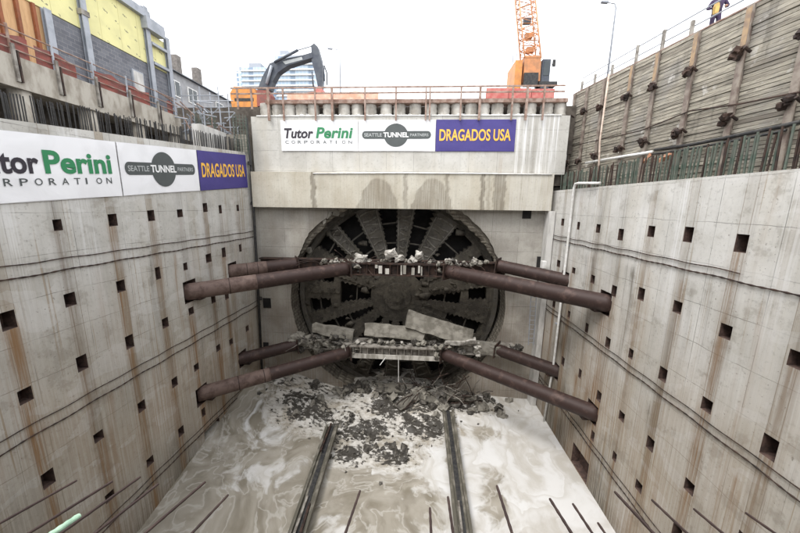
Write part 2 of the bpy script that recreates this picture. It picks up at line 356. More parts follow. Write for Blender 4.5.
# ------------------------------------------------------------------ setting: ground sheet and slurry
PX0, PX1, PY0, PY1 = -22., 13.2, -3., 26.2
b = MB(); B = 330.
for x0, x1, y0, y1 in ((-B, B, PY1, B), (-B, B, -B, PY0), (-B, PX0, PY0, PY1), (PX1, B, PY0, PY1)):
    b.add([(x0,y0,23.4),(x1,y0,23.4),(x1,y1,23.4),(x0,y1,23.4)], [(0,1,2,3)])
struct(b.build('ground', M['street'], origin=(0,0,23.4)))

def bank(x, y):                  # spoil banked up against the left side and the machine
    l = 2.0*max(0, min(1, (y-12.5)/9.5))*max(0, min(1, (-6.5-x)/6.5))**.8
    c = .75*math.exp(-((x+1.2)/6.8)**2)*max(0, min(1, (y-20.2)/4.5))
    c = max(c, .85*math.exp(-((x-2.9)/2.6)**2-((y-24.0)/.95)**2))
    return max(l, c) + .35*min(l, c)
nx, ny = 205, 235
xs = np.linspace(-13.95, 10.65, nx); ys = np.linspace(.55, 28.3, ny)
vs = []; foam = []; muck = []
rocks_spots = [(-1.4,18.0,1.9,1.25),(-3.4,20.2,2.2,1.5),(-5.2,20.3,1.7,1.6),(.6,21.0,2.3,1.8),(-1.,22.8,4.5,1.8),(3.2,23.4,3.2,1.3),(-8.2,21.5,3.0,2.2),(-4.2,17.9,1.4,1.0)]
for y in ys:
    for x in xs:
        z0 = bank(x, y); mk = 0
        for cx, cy, a, c in rocks_spots: mk = max(mk, 1.25*math.exp(-((x-cx)/a)**2-((y-cy)/c)**2))
        mk = min(1, mk)*.85
        if y > 23 and x < 5: mk = max(mk, .6)
        h = mnoise.noise(Vector((x*1.1, y*1.1, 0)))*.5 + mnoise.noise(Vector((x*2.7, y*2.7, 3)))*.3 + mnoise.noise(Vector((x*6, y*6, 7)))*.16
        z = z0 + h*.42*mk + .012*mnoise.noise(Vector((x*.8, y*.8, 9)))
        vs.append((x, y, z)); muck.append(mk)
        f = .55
        if x > 2.4: f = .74 + .1*mnoise.noise(Vector((x*.35, y*.35, 2))) - .3*math.exp(-((x-5.4)/1.3)**2-((y-20.6)/.9)**2) - .35*math.exp(-((x-4.6)/1.1)**2-((y-15.3)/2)**2)
        elif y < 17.3 and x > -5.6: f = .23 + .45*max(0, min(1, (x+.8)/3)) + .5*math.exp(-((y-17.2)/.9)**2)*(x > -2.5) + .3*math.exp(-((x+4.2)/1.)**2-((y-13.2)/1)**2)
        elif x < -5.6: f = .33 + .22*math.exp(-((x+9)/2)**2-((y-16.5)/2.5)**2) - .16*(y < 14.5)
        foam.append(f)
fs = [(j*nx+i, j*nx+i+1, (j+1)*nx+i+1, (j+1)*nx+i) for j in range(ny-1) for i in range(nx-1)]
b = MB().add(vs, fs); struct(b.build('slurry_water', M['water'], smooth=True, origin=(0,14,0), attrs=dict(foam=foam, muck=muck)))

# ------------------------------------------------------------------ pit side walls with pockets
def side_wall(name, label, xf, holes, topf, sgn, rust_w, pockets=()):
    dy = .1; Ys = np.arange(.6, 25.3, dy); n = len(Ys); nz = 190; zb = -1.2
    def P(i, t): Y = Ys[i]; return (xf(Y), Y, zb + (topf(Y)-zb)*t)
    idx = lambda i, j: j*n + i
    vs = [P(i, j/(nz-1)) for j in range(nz) for i in range(n)]
    A = np.array(vs); yy = A[:, 1]; zz = A[:, 2]
    rust = np.zeros(len(vs)); grime_dark = np.zeros(len(vs)); white = np.zeros(len(vs))
    cut = np.zeros((n, nz), bool); blocks = []
    rr = np.random.default_rng(3 if sgn < 0 else 5)
    for (hy, hz, wy, wz) in [(a, c, .37*rr.uniform(.85,1.2), .50*rr.uniform(.85,1.2)) for a, c in holes] + list(pockets):
        i0 = int(round((hy-wy/2-Ys[0])/dy)); i1 = max(i0+3, int(round((hy+wy/2-Ys[0])/dy)))
        hh = (topf(hy)-zb)/(nz-1)
        j0 = int(round((hz-wz/2-zb)/hh)); j1 = max(j0+4, int(round((hz+wz/2-zb)/hh)))
        if i0 < 0 or i1 >= n: continue
        if j0 < 1: continue
        cut[i0:i1, j0:j1] = True; blocks.append((i0, i1, j0, j1))
        s = rr.uniform(.15, 1)**1.3; L = rr.uniform(1.5, 5.5)
        below = np.clip((hz-zz)/.2, 0, 1)*np.exp(-np.clip(hz-zz, 0, 99)/L)
        rust += rust_w*s*below*np.exp(-((yy-hy-rr.uniform(-.08,.08))/rr.uniform(.12,.26))**2)
        if rr.random() < .8: grime_dark += .45*rr.uniform(.3, 1)*np.exp(-((yy-hy)/.22)**2)*np.exp(-np.abs(zz-hz)/3.)
    cols = np.arange(6.8, 25.2, 2.03) if sgn > 0 else np.arange(7.3, 25.2, 2.0)
    for y0 in cols:                  # bands of staining that follow the columns of pockets
        s = rr.uniform(.15, .6); q = rr.uniform(.12, .24); ph = rr.uniform(0, 6)
        band = np.exp(-((yy-y0+.05*np.sin(zz*.8+ph))/q)**2)*(.45+.55*np.sin(zz*.9+ph)**2)
        if rr.random() < .5: rust += s*band*np.clip((13.8-zz)/1.5, 0, 1)*.6; grime_dark += .28*s*band
        if rr.random() < .35:
            z0 = rr.choice([12., 9.1, 5.9]); rust += .95*np.exp(-((yy-y0)/(q*.75))**2)*np.clip((z0-zz)/.3, 0, 1)*np.exp(-np.clip(z0-zz, 0, 99)/4.5)
    for k in range(44):              # long runs of water from the top and the wales
        y0 = rr.uniform(5, 25); z0 = rr.choice([19., 13.4, 13.4, 7.8, 7.8]); L = rr.uniform(1.5, 6); s = rr.uniform(.2, .7)
        col = rust if rr.random() < .55 else grime_dark
        col += s*np.clip((z0-zz)/.3, 0, 1)*np.exp(-np.clip(z0-zz, 0, 99)/L)*np.exp(-((yy-y0-.1*np.sin(zz))/rr.uniform(.05,.2))**2)
    for k in range(9):
        y0 = rr.uniform(7, 25); s = rr.uniform(.2, .6); white += s*np.exp(-((yy-y0)/rr.uniform(.08,.4))**2)*np.clip((zz-9)/5, 0, 1)
    grime_dark += .55*np.exp(-np.clip(zz-.2, 0, 99)/1.1) + .3*np.exp(-((yy-25)/1.0)**2)*np.clip((14-zz)/6, 0, 1)  # darker just above the water and in the corner by the headwall
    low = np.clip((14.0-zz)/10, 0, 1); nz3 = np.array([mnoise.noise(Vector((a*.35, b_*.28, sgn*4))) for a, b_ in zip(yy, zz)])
    rust += low*np.clip(.20+.55*nz3, 0, 1); grime_dark += low*np.clip(.16-.5*nz3, 0, .6)
    grime_dark += .35*np.clip((11-yy)/5, 0, 1)*low*np.clip(.5+nz3, 0, 1)*(1 if sgn < 0 else .3)
    if sgn > 0:
        grime_dark += 1.0*np.exp(-((yy-21.2)/1.0)**2)*np.clip((10.5-zz)/.8, 0, 1)*np.clip((zz-5.2)/2, 0, 1)  # darker zones on the wall below the short right struts
        grime_dark += .75*np.exp(-((yy-20.6)/1.8)**2)*np.clip((4.8-zz)/1.2, 0, 1)
        rust += .55*np.exp(-((yy-17.2)/.7)**2)*np.clip((11.5-zz)/1.5, 0, 1)
    b = MB().add(vs, [])
    flip = sgn > 0
    def quad(q): return tuple(reversed(q)) if flip else q
    F = [quad((idx(i,j), idx(i+1,j), idx(i+1,j+1), idx(i,j+1))) for j in range(nz-1) for i in range(n-1) if not cut[i, j]]
    base = len(vs); extra = []; G = []
    dep = .5
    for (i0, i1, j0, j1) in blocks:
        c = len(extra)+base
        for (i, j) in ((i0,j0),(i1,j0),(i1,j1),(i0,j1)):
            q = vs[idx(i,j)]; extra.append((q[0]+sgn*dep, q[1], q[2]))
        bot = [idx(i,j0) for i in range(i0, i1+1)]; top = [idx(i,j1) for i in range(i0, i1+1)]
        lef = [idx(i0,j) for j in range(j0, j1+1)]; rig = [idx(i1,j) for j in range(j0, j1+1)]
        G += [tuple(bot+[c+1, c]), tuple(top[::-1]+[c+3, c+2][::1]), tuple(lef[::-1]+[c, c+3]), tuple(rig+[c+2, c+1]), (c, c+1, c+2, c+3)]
    # back and cap of the wall
    T = 1.0; c = base+len(extra)
    for i in (0, n-1):
        for t in (0, 1): q = P(i, t); extra.append((q[0]+sgn*T, q[1], q[2]))
    topc = [idx(i, nz-1) for i in range(n)]
    G2 = [tuple(topc[::-1] + [c+1, c+3]), tuple([idx(0,j) for j in range(nz)]+[c+1, c]), tuple([idx(n-1,j) for j in range(nz-1, -1, -1)]+[c+2, c+3]), (c, c+1, c+3, c+2)]
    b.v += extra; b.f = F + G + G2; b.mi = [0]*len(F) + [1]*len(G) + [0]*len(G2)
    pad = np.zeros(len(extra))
    o = b.build(name, [M['conc_l' if sgn < 0 else 'conc_r'], M['pocket']], attrs=dict(rust=np.concatenate([rust, pad]).clip(0,1), grime_dark=np.concatenate([grime_dark, pad]).clip(0,1), white=np.concatenate([white, pad]).clip(0,1)))
    return tag(o, label, 'wall')
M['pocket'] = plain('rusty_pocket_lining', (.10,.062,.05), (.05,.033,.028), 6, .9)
LH = [(11.24,15.13),(13.36,15.19),(15.4,15.38),(17.29,15.44),(19.36,15.73),(20.84,15.61),(22.84,15.69),(9.31,12.04),(11.21,12.18),(13.33,12.25),(15.34,12.38),(17.23,12.39),(19.26,12.6),(20.78,12.71),(22.77,12.76),(9.31,9.29),(11.24,9.54),(13.32,9.53),(15.41,9.66),(17.27,9.73),(19.32,9.85),(20.69,9.75),(9.41,5.81),(11.3,6.1),(13.38,6.1),(15.47,6.14),(17.19,6.11),(19.32,6.41),(20.73,6.24),(22.84,6.43),(17.33,3.0),(15.47,2.99),(11.32,3.01),(13.4,2.98),(9.3,2.9),(7.3,12.1),(7.3,9.2),(7.3,6),(7.3,15)]
RH = [(24.5,15.1),(22.99,14.99),(20.85,14.87),(18.68,14.89),(16.69,14.71),(14.71,15.0),(12.79,15.04),(10.83,14.91),(24.5,12.1),(22.95,12.08),(20.76,12.03),(18.63,11.97),(16.56,11.8),(14.7,12.21),(12.69,12.19),(10.72,12.01),(8.72,11.99),(20.76,9.06),(22.97,9.04),(18.56,9.03),(16.53,9.02),(14.73,9.17),(12.79,9.26),(10.76,9.19),(8.8,9.2),(20.8,5.72),(18.64,5.95),(16.59,5.8),(14.7,5.91),(12.84,5.97),(10.79,5.81),(8.8,5.8),(16.64,3.27),(14.75,3.57),(12.98,3.61),(10.93,3.64),(8.8,3.5),(8.75,15.)]
LT = lambda Y: 18.6 + (Y-10)*.083
RT = lambda Y: 17.08 + max(0, Y-12)*.012
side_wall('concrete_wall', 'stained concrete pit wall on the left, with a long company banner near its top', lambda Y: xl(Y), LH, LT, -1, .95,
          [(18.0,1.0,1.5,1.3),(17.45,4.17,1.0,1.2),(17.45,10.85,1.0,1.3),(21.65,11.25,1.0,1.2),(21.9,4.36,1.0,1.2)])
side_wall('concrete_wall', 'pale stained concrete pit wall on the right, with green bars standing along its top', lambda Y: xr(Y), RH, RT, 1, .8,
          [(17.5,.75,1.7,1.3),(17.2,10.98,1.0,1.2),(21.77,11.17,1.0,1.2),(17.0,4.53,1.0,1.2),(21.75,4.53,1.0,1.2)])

# ------------------------------------------------------------------ headwall: lower wall with the bore, beam, upper wall
TX, TZ, TR = -1.75, 8.3, 8.8
YB = 25.
hw = thing('concrete_headwall', (TX, YB, -1.2), 'grey concrete end wall broken through by the round boring machine', 'wall')
n = 200; K = 14; X0, X1, Z0, Z1 = xl(YB)+.002, xr(YB)-.002, -1.2, 17.6
vs = []
def rim(k):
    a = 2*math.pi*k/n; v = Vector((math.cos(a)*3, math.sin(a)*3, 0))
    r = TR + .16*mnoise.noise(v*1.3) + .09*mnoise.noise(v*4) + (.12*mnoise.noise(v*8) if math.sin(a) > .1 else 0)
    return a, r
for k in range(n):
    a, r = rim(k); c, s = math.cos(a), math.sin(a)
    tx = ((X1-TX) if c > 0 else (X0-TX))/c if abs(c) > 1e-6 else 1e9
    tz = ((Z1-TZ) if s > 0 else (Z0-TZ))/s if abs(s) > 1e-6 else 1e9
    e = max(min(tx, tz), r+.02)
    for q in range(K+1): rr = r+(e-r)*q/K; vs.append((TX+c*rr, YB, TZ+s*rr))
fs = [(k*(K+1)+q, k*(K+1)+q+1, ((k+1) % n)*(K+1)+q+1, ((k+1) % n)*(K+1)+q) for k in range(n) for q in range(K)]
A = np.array(vs)
gr = .5*np.exp(-np.clip(A[:,2], 0, 99)/2.) + .35*np.exp(-((np.hypot(A[:,0]-TX, A[:,2]-TZ)-TR)/.5)**2) + .5*np.exp(-np.clip(15.9-A[:,2], 0, 9)/.5)  # darker at the foot, round the bore edge and below the beam
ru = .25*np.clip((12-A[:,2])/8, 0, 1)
MB().add(vs, fs).build('wall_face', M['conc_back'], hw, attrs=dict(grime_dark=gr.clip(0,1), rust=ru, white=gr*0))
vs = []; YD = 28.4; ND = 12
for k in range(n):
    a, r = rim(k)
    for q in range(ND+1):
        y = YB + (YD-YB)*q/ND; rr = r + (.05*mnoise.noise(Vector((a*9, y*3, 0))) if q else 0); vs.append((TX+math.cos(a)*rr, y, TZ+math.sin(a)*rr))
fs = [(k*(ND+1)+q, ((k+1) % n)*(ND+1)+q, ((k+1) % n)*(ND+1)+q+1, k*(ND+1)+q+1) for k in range(n) for q in range(ND)]
MB().add(vs, fs).build('bore_wall', M['bore'], hw)
for k in range(46):              # broken lip round the upper edge
    a = R(random.uniform(98, 165)) if k < 34 else R(random.uniform(20, 75)); r = TR - random.uniform(.02, .3); s = random.uniform(.15, .5)
    c = Vector((TX+math.cos(a)*r, random.uniform(25.1, 26.6), TZ+math.sin(a)*r))
    MB().hull([c + Vector((random.uniform(-s, s), random.uniform(-s, s), random.uniform(-s, s)))*.8 for _ in range(10)]).build('broken_lump', M['chunk'], hw)
vs = []; NA = 90                   # spalled lip hanging inside the bore over the top
for k in range(NA+1):
    a = R(8+150*k/NA); wdt = .75*math.sin(math.pi*k/NA)**.5*(.75+.5*mnoise.noise(Vector((k*.16, 3, 0)))+.35*mnoise.noise(Vector((k*.5, 8, 0)))); wdt = max(.05, wdt)
    for r_, y_ in ((TR+.1, 25.15), (TR-wdt, 25.45), (TR-wdt, 25.9), (TR+.1, 26.3)): vs.append((TX+math.cos(a)*r_, y_, TZ+math.sin(a)*r_))
MB().add(vs, [(k*4+j, k*4+j+1, (k+1)*4+j+1, (k+1)*4+j) for k in range(NA) for j in range(3)]).build('spalled_lip', M['bore'], hw)
b = MB()
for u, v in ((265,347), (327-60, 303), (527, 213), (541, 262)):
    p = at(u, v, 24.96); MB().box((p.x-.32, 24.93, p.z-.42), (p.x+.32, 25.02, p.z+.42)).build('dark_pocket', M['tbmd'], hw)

def grid_wall(name, label, x0, x1, z0, z1, y, thick, mt, stain, dx=.1):
    nx_, nz_ = int((x1-x0)/dx)+1, max(2, int((z1-z0)/dx)+1)
    X = np.linspace(x0, x1, nx_); Z = np.linspace(z0, z1, nz_)
    vs = [(x, y, z) for z in Z for x in X]; A = np.array(vs)
    fs = [(j*nx_+i, j*nx_+i+1, (j+1)*nx_+i+1, (j+1)*nx_+i) for j in range(nz_-1) for i in range(nx_-1)]
    at_ = stain(A[:,0], A[:,2])
    b = MB().add(vs, fs); k = len(vs); yb = y+thick
    vs2 = [(x0,yb,z0),(x1,yb,z0),(x1,yb,z1),(x0,yb,z1)]; b.v += vs2
    bot = [i for i in range(nx_)]; top = [(nz_-1)*nx_+i for i in range(nx_)]; le = [j*nx_ for j in range(nz_)]; ri = [j*nx_+nx_-1 for j in range(nz_)]
    b.f += [tuple(bot[::-1]+[k, k+1]), tuple(top+[k+2, k+3]), tuple(le+[k+3, k]), tuple(ri[::-1]+[k+1, k+2]), (k+1, k, k+3, k+2)]; b.mi += [0]*5
    o = b.build(name, mt, attrs={q: np.concatenate([a.clip(0, 1), np.zeros(4)]) for q, a in at_.items()})
    return tag(o, label, 'wall' if 'wall' in name else 'beam')
def ux(u, v, Y): return at(u, v, Y).x
def beam_stain(X, Z):
    g = np.zeros_like(X); wob = .05*np.sin(Z*5)+.03*np.sin(Z*13)
    for u0, u1, s in ((310.5,316,.8),(403,407.5,.5),(444.5,449,.65),(480,485,.8),(487,491,.35),(493,506,.62)):
        a, c = ux(u0, 190, 24.3), ux(u1, 190, 24.3); g = np.maximum(g, s*np.clip((X+wob-a)/.06, 0, 1)*np.clip((c-X-wob)/.06, 0, 1))
    for u in (378, 432):             # two wet arches soaking up from the opening
        cx = ux(u, 200, 24.3); zt = at(u, 177.5, 24.3).z; zb = 15.75
        hh = (X-cx + .06*np.sin(Z*6))/1.62; lim = zt - (zt-zb)*np.abs(hh)**2.3
        g = np.maximum(g, .52*np.clip((lim-Z)/.12, 0, 1))
    return dict(grime_dark=g, rust=.12+0*X, white=.3*(X > 6.5)+0*X)
grid_wall('concrete_beam', 'long pale concrete beam with dark drip stains across the headwall above the round opening', -12.86, 9.6, 15.77, 18.4, 24.3, .698, M['conc_beam'], beam_stain)
def up_stain(X, Z):
    wgt = np.clip((X-6.8)/.6, 0, 1)
    wv = np.zeros_like(X)
    for c, q in ((7.0,.07),(7.5,.12),(7.95,.05),(8.5,.06),(8.75,.14),(9.1,.05),(9.45,.12),(9.75,.07)): wv = np.maximum(wv, np.exp(-((X-c)/q)**2))
    g = .12*wgt*(1-wv) + .4*np.exp(-((X-8.2)/.18)**2)*wgt*.6
    return dict(white=wv*1.3, grime_dark=g, rust=.5*np.exp(-((X-5.9)/.08)**2)*np.clip((19.8-Z)/.5, 0, 1))
grid_wall('upper_concrete_wall', 'pale upper headwall carrying the three banners below the row of piles', -12.86, 10.55, 18.4, 22.45, 24.92, .6, M['conc_up'], up_stain)
b = MB().tube([at(313,173.4,24.26), at(400,173,24.26), at(480,173.6,24.26), at(552,174.5,24.26)], .045)
tag(b.build('water_pipe', M['white'], smooth=True), 'thin white pipe running level along the top edge of the concrete beam', 'pipe')
b = MB().box((9.45, 24.1, -.6), (9.87, 24.97, 15.75)); tag(b.build('corner_post', M['pale']), 'pale grey upright filling the right corner of the pit under the beam', 'post')
b = MB().box((-12.4, 24.86, 22.45), (9.9, 25.5, 22.52))
vs = []
for i in range(60):
    x = -11.2 + i*.35; h = .07+.09*max(0, mnoise.noise(Vector((x*1.3, 0, 0)))+.3); b.hull([(x+random.uniform(0,.4), 24.9+random.uniform(-.06,.3), 22.5+random.uniform(0, h)) for _ in range(9)])
tag(b.build('white_sheeting', M['white']), 'crumpled white plastic lying along the ledge below the piles', 'plastic sheet')
# secant piles above the upper wall
pm = None
k = 0
x = -11.9
while x < 10.2:
    if pm is None:
        bb = MB(); ring = []
        for j in range(9): ring.append((0, 0, j*.12))
        bb.tube(ring, [.45+.02*math.sin(j*2.3) for j in range(9)], 18)
        o = bb.build('concrete_pile', M['pilec'], origin=(0,0,0), smooth=True); pm = o
    else: o = pm.copy(); C.objects.link(o)
    o.location = (x, 25.55, 22.5); o.rotation_euler.z = x*1.7
    tag(o, 'rough round concrete pile top in the row under the back railing', 'pile', 'concrete piles under the back railing')
    x += random.choice([.92, 1.0, 1.18])
b = MB().box((-11.7, 24.95, 23.36), (10.3, 25.85, 23.62)); tag(b.build('timber_cap', M['rustp']), 'long brown timber laid on the heads of the round piles', 'timber')
b = MB().box((-60, 26.0, 20), (13.3, 26.19, 23.4)); tag(b.build('soil_bank', M['dirt']), 'dark soil face behind the row of concrete piles', 'soil')

b = MB().box((-19, 28.5, -2), (15, 29.5, 19.9)).box((-19, 25.35, -2), (-14.3, 28.49, 17.9)).box((11.2, 25.35, -2), (15, 28.49, 16.9)).box((-14.29, 25.3, 17.62), (11.19, 28.49, 18.3))
struct(b.build('earth', M['dirt']))
# near headwall that the cut bars stick out of (under the photographer)
b = MB().box((-14.8, -2.9, -1.2), (11.6, .55, 14.15)); tag(b.build('concrete_wall', M['conc_plain']), 'concrete end wall below the photographer, with cut bars sticking out', 'wall')

# ------------------------------------------------------------------ back railing
rl = thing('guard_railing', (0, 24.7, 22.15), 'brown post and rail guard along the top of the headwall', 'railing')
for u in (237.5, 251.5, 268, 283, 315, 332, 365, 396, 426, 430, 461, 480, 512.5, 527, 544):
    p = at(u, 100, 24.7); hv = u in (268, 332, 480, 527)
    MB().box((p.x-.08 if hv else p.x-.055, 24.66, 22.1 if u > 260 else 22.9), (p.x+.08 if hv else p.x+.055, 24.78, 24.36)).build('post', M['rustp'], rl)
for z in (24.33, 23.95):
    MB().box((-14.2, 24.79, z), (9.95, 24.85, z+.1)).build('rail', M['rustp'], rl)

# ------------------------------------------------------------------ banners
def text_mesh(s, bold=0., spacing=1., shear=0.):
    cu = bpy.data.curves.new('txt', 'FONT'); cu.body = s; cu.size = 1; cu.offset = bold; cu.space_character = spacing; cu.shear = shear; cu.resolution_u = 4
    o = bpy.data.objects.new('txt', cu); C.objects.link(o)
    dg = bpy.context.evaluated_depsgraph_get(); me = bpy.data.meshes.new_from_object(o.evaluated_get(dg))
    V = np.array([v.co[:2] for v in me.vertices]); F = [tuple(p.vertices) for p in me.polygons]
    bpy.data.objects.remove(o); bpy.data.curves.remove(cu); bpy.data.meshes.remove(me)
    V -= V.min(0); V /= V.max(0); return V, F
def put_text(fn, s, box, m_, parent, h, name='lettering', **k):
    V, F = text_mesh(s, **k); x0, y0, x1, y1 = box
    return MB().add([fn(x0+p[0]*(x1-x0), y0+p[1]*(y1-y0), h) for p in V], F).build(name, m_, parent)
def banner(fn, kind, label, it):
    nx_, nz_ = 40, 18; b = MB(); vs = []
    for j in range(nz_+1):
        for i in range(nx_+1):
            s, t = i/nx_, j/nz_
            sag = .012*math.sin(math.pi*s)*(1 if t > .5 else -1)
            wv = .012*mnoise.noise(Vector((s*5+kind*9, t*4, 1)))+.012
            vs.append(fn(s, t - (sag if j in (0, nz_) else 0), wv))
    b.add(vs, [(j*(nx_+1)+i, j*(nx_+1)+i+1, (j+1)*(nx_+1)+i+1, (j+1)*(nx_+1)+i) for j in range(nz_) for i in range(nx_)])
    b.add([fn(0,0,-.01), fn(1,0,-.01), fn(1,1,-.01), fn(0,1,-.01)], [(3,2,1,0)])
    o = b.build('banner', M['vinyl_b'] if kind == 2 else M['vinyl_w'], smooth=True)
    tag(o, label, 'banner'); L = .032
    if kind == 0:
        put_text(fn, 'Tutor', (.045,.41,.425,.74), M['ink'], o, L, bold=.03, shear=it)
        put_text(fn, 'Perini', (.455,.41,.935,.77), M['inkgreen'], o, L, bold=.03, shear=it)
        for i, ch in enumerate('CORPORATION'): put_text(fn, ch, (.055+i*.082, .24, .055+i*.082+(.045 if ch != 'I' else .012), .345), M['inkgrey'], o, L, bold=.004)
    elif kind == 1:
        pts = lambda q, cx, cy, rx, ry, a0, a1: [(cx+rx*math.cos(a0+(a1-a0)*i/q), cy+ry*math.sin(a0+(a1-a0)*i/q)) for i in range(q+1)]
        pill = pts(12, .90, .52, .045, .125, -math.pi/2, math.pi/2) + pts(12, .09, .52, .045, .125, math.pi/2, 1.5*math.pi)
        MB().add([fn(*p, .026) for p in pill], [tuple(range(len(pill)))]).build('logo_bar', M['inkgrey'], o)
        cir = pts(40, .49, .51, .158, .37, 0, 2*math.pi)[:-1]
        MB().add([fn(*p, .030) for p in cir], [tuple(range(40))]).build('logo_disc', M['inkgrey'], o)
        put_text(fn, 'SEATTLE', (.075,.465,.305,.575), M['inkpale'], o, .035, bold=.01)
        put_text(fn, 'TUNNEL', (.325,.445,.655,.60), M['inkwhite'], o, .035, bold=.03)
        put_text(fn, 'PARTNERS', (.675,.475,.91,.565), M['inkpale'], o, .035, bold=.01)
    else:
        put_text(fn, 'DRAGADOS USA', (.045,.33,.945,.70), M['inkgold'], o, L, bold=.022)
    return o
LX = [8.7, 14.0, 19.05, 24.3]
def lfn(k):
    def f(s, t, h):
        Y = LX[k]+.03+(LX[k+1]-LX[k]-.06)*s; zb = 15.89+(Y-9.74)*.0915; zt = 18.24+(Y-10.13)*.0955
        return (xl(Y)+.05+h, Y, zb+(zt-zb)*t)
    return f
BXs = [-10.6, -4.68, 1.04, 6.8]
def bfn(k):
    def f(s, t, h): return (BXs[k]+.02+(BXs[k+1]-BXs[k]-.04)*s, 24.86-h, 19.98+2.2*t+.004*(k+s))
    return f
kn = ['white banner with dark and green company lettering', 'white banner with a dark round tunnel emblem', 'purple blue banner with gold lettering']
for k in range(3):
    banner(lfn(k), k, kn[k]+' hung on the left pit wall', 0)
    banner(bfn(k), k, kn[k]+' hung high on the back headwall', .18)

# ------------------------------------------------------------------ boring machine
tb = thing('tunnel_boring_machine', (TX, 26.8, TZ-8.5), 'huge round muddy cutterhead of a tunnel boring machine filling the broken opening', 'boring machine')
YF = 26.6; RF = 8.5
def pol(r, deg): a = R(deg); return (TX + r*math.sin(a), TZ + r*math.cos(a))
OPEN = [(-6,2.0,7.9,.30,.92),(16,2.0,7.8,.3,.9),(-34,1.7,7.8,.3,.95),(46,1.9,7.7,.35,.95),(-54,5.6,8.1,.25,.7),(65,5.9,8.0,.3,.6),(-88,1.9,5.0,.3,1.0),(-76,5.7,7.8,.35,.55),(-98,5.9,7.8,.4,.6),
        (94,2.6,5.4,.25,.85),(86,6.1,7.6,.5,.7),(112,4.6,7.7,.3,.8),(-116,2.4,7.5,.3,.95),(-146,1.9,7.9,.3,.85),(-166,2.,7.9,.3,.8),(172,2.,7.9,.3,.8),(151,2.,7.9,.3,.85),(130,2.5,7.4,.3,.75)]
def opening_poly(a, r0, r1, h0, h1):
    n_ = max(4, int((r1-r0)/.2)); side = []
    for i in range(n_+1):
        f = i/n_; r = r0+(r1-r0)*f; hw_ = h0+(h1-h0)*f+.12
        side.append((r, max(.06, hw_ - (random.uniform(.1,.3) if i % 2 else random.uniform(-.06,.04)))))
    sa, ca = math.sin(R(a)), math.cos(R(a))
    P_ = [(r, h) for r, h in side] + [(r, -h) for r, h in reversed(side)]
    return [(TX + r*sa + h*ca, TZ + r*ca - h*sa) for r, h in P_]
fn_y = lambda p, h: (p[0], h, p[1])
disc = MB().prism([pol(RF, 360*k/160) for k in range(160)], fn_y, YF, YF+.55)
def temp_obj(b):
    me = bpy.data.meshes.new('t'); me.from_pydata(b.v, [], b.f); bm = bmesh.new(); bm.from_mesh(me); bmesh.ops.recalc_face_normals(bm, faces=bm.faces); bm.to_mesh(me); bm.free()
    o = bpy.data.objects.new('t', me); C.objects.link(o); return o
do = temp_obj(disc); cutb = MB()
for q in OPEN: cutb.prism(opening_poly(*q), fn_y, YF-1, YF+1.5)
co = temp_obj(cutb); md = do.modifiers.new('b', 'BOOLEAN'); md.operation = 'DIFFERENCE'; md.object = co; md.solver = 'EXACT'; md.use_self = True
dg = bpy.context.evaluated_depsgraph_get(); me = bpy.data.meshes.new_from_object(do.evaluated_get(dg))
fb = MB().add([v.co.copy() for v in me.vertices], [tuple(p.vertices) for p in me.polygons])
bpy.data.objects.remove(do); bpy.data.objects.remove(co)
fb.build('cutter_face', M['tbm'], tb)
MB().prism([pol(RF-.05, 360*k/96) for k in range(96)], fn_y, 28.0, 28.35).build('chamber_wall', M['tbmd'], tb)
b = MB(); vs = []
for k in range(160):
    for r, y in ((RF-.32, YF-.02), (RF-.32, YF-.16), (RF+.05, YF-.16), (RF+.05, 28.2)): q = pol(r, 360*k/160); vs.append((q[0], y, q[1]))
b.add(vs, [(k*4+j, ((k+1) % 160)*4+j, ((k+1) % 160)*4+j+1, k*4+j+1) for k in range(160) for j in range(3)]); b.build('outer_ring', M['tbml'], tb)
# spoke plates between the openings, with rows of cutting bits
OA = sorted(q for q in OPEN if q[2]-q[1] > 4)
angs = sorted(a[0] for a in OA)
mids = [(-20,.95), (5,.75), (31,1.0), (-44.5,.6), (-131,.9), (-156,.7), (-177,.75), (161.5,.75), (140.5,.75), (58,.5), (-66,.8), (76,.8), (101,.7), (-107,.6), (-86.5,.35), (119,.5)]
for a, wd in mids:
    sa, ca = math.sin(R(a)), math.cos(R(a))
    T = lambda r, h, y: (TX + r*sa + h*ca, y, TZ + r*ca - h*sa)
    r0 = 2.3 if abs(a) != 86.5 else 5; r1 = 7.95
    w0 = wd*.36
    nn = int((r1-r0)/.19); L_ = []; R_ = []
    for i in range(nn+1):
        r = r0+(r1-r0)*i/nn; ww = w0+(wd-w0)*i/nn + (.1 if i % 2 else -.02); L_.append((r, -ww)); R_.append((r, ww))
    mt = M['tbml' if abs(a) < 50 else 'tbm']
    sp = MB().prism(L_ + R_[::-1], lambda p, h: T(p[0], p[1], h), YF-.1, YF).build('spoke', mt, tb)
    if abs(a) < 50 or abs(a) > 138:
        for sx in (-1, 1): MB().bar(T(r0+.4, sx*(w0*1.02-.06), YF-.13), T(r1-.2, sx*(wd*.97-.1), YF-.13), .07, .06, up=(0,1,0)).build('edge_bar', M['tbmx'], sp)
        r = r0+.5
        while r < r1-.3:
            f = (r-r0)/(r1-r0); ww = (w0+(wd-w0)*f)-.22
            if ww > .1: MB().tube([T(r+.12*math.cos(q*1.4+r*5), ww*q, YF-.12) for q in (-1, -.5, 0, .5, 1)], [.05,.075,.06,.075,.05], 6).build('cutting_rib', M['tbmx'], sp)
            r += .52
    else:
        for q in range(5):
            r = r0+.6+q*1.05; c = T(r, random.uniform(-.2,.2), YF-.1); MB().tube([c, (c[0], c[1]-.1, c[2])], [.14,.11], 10).build('cutting_bit', mt, sp)
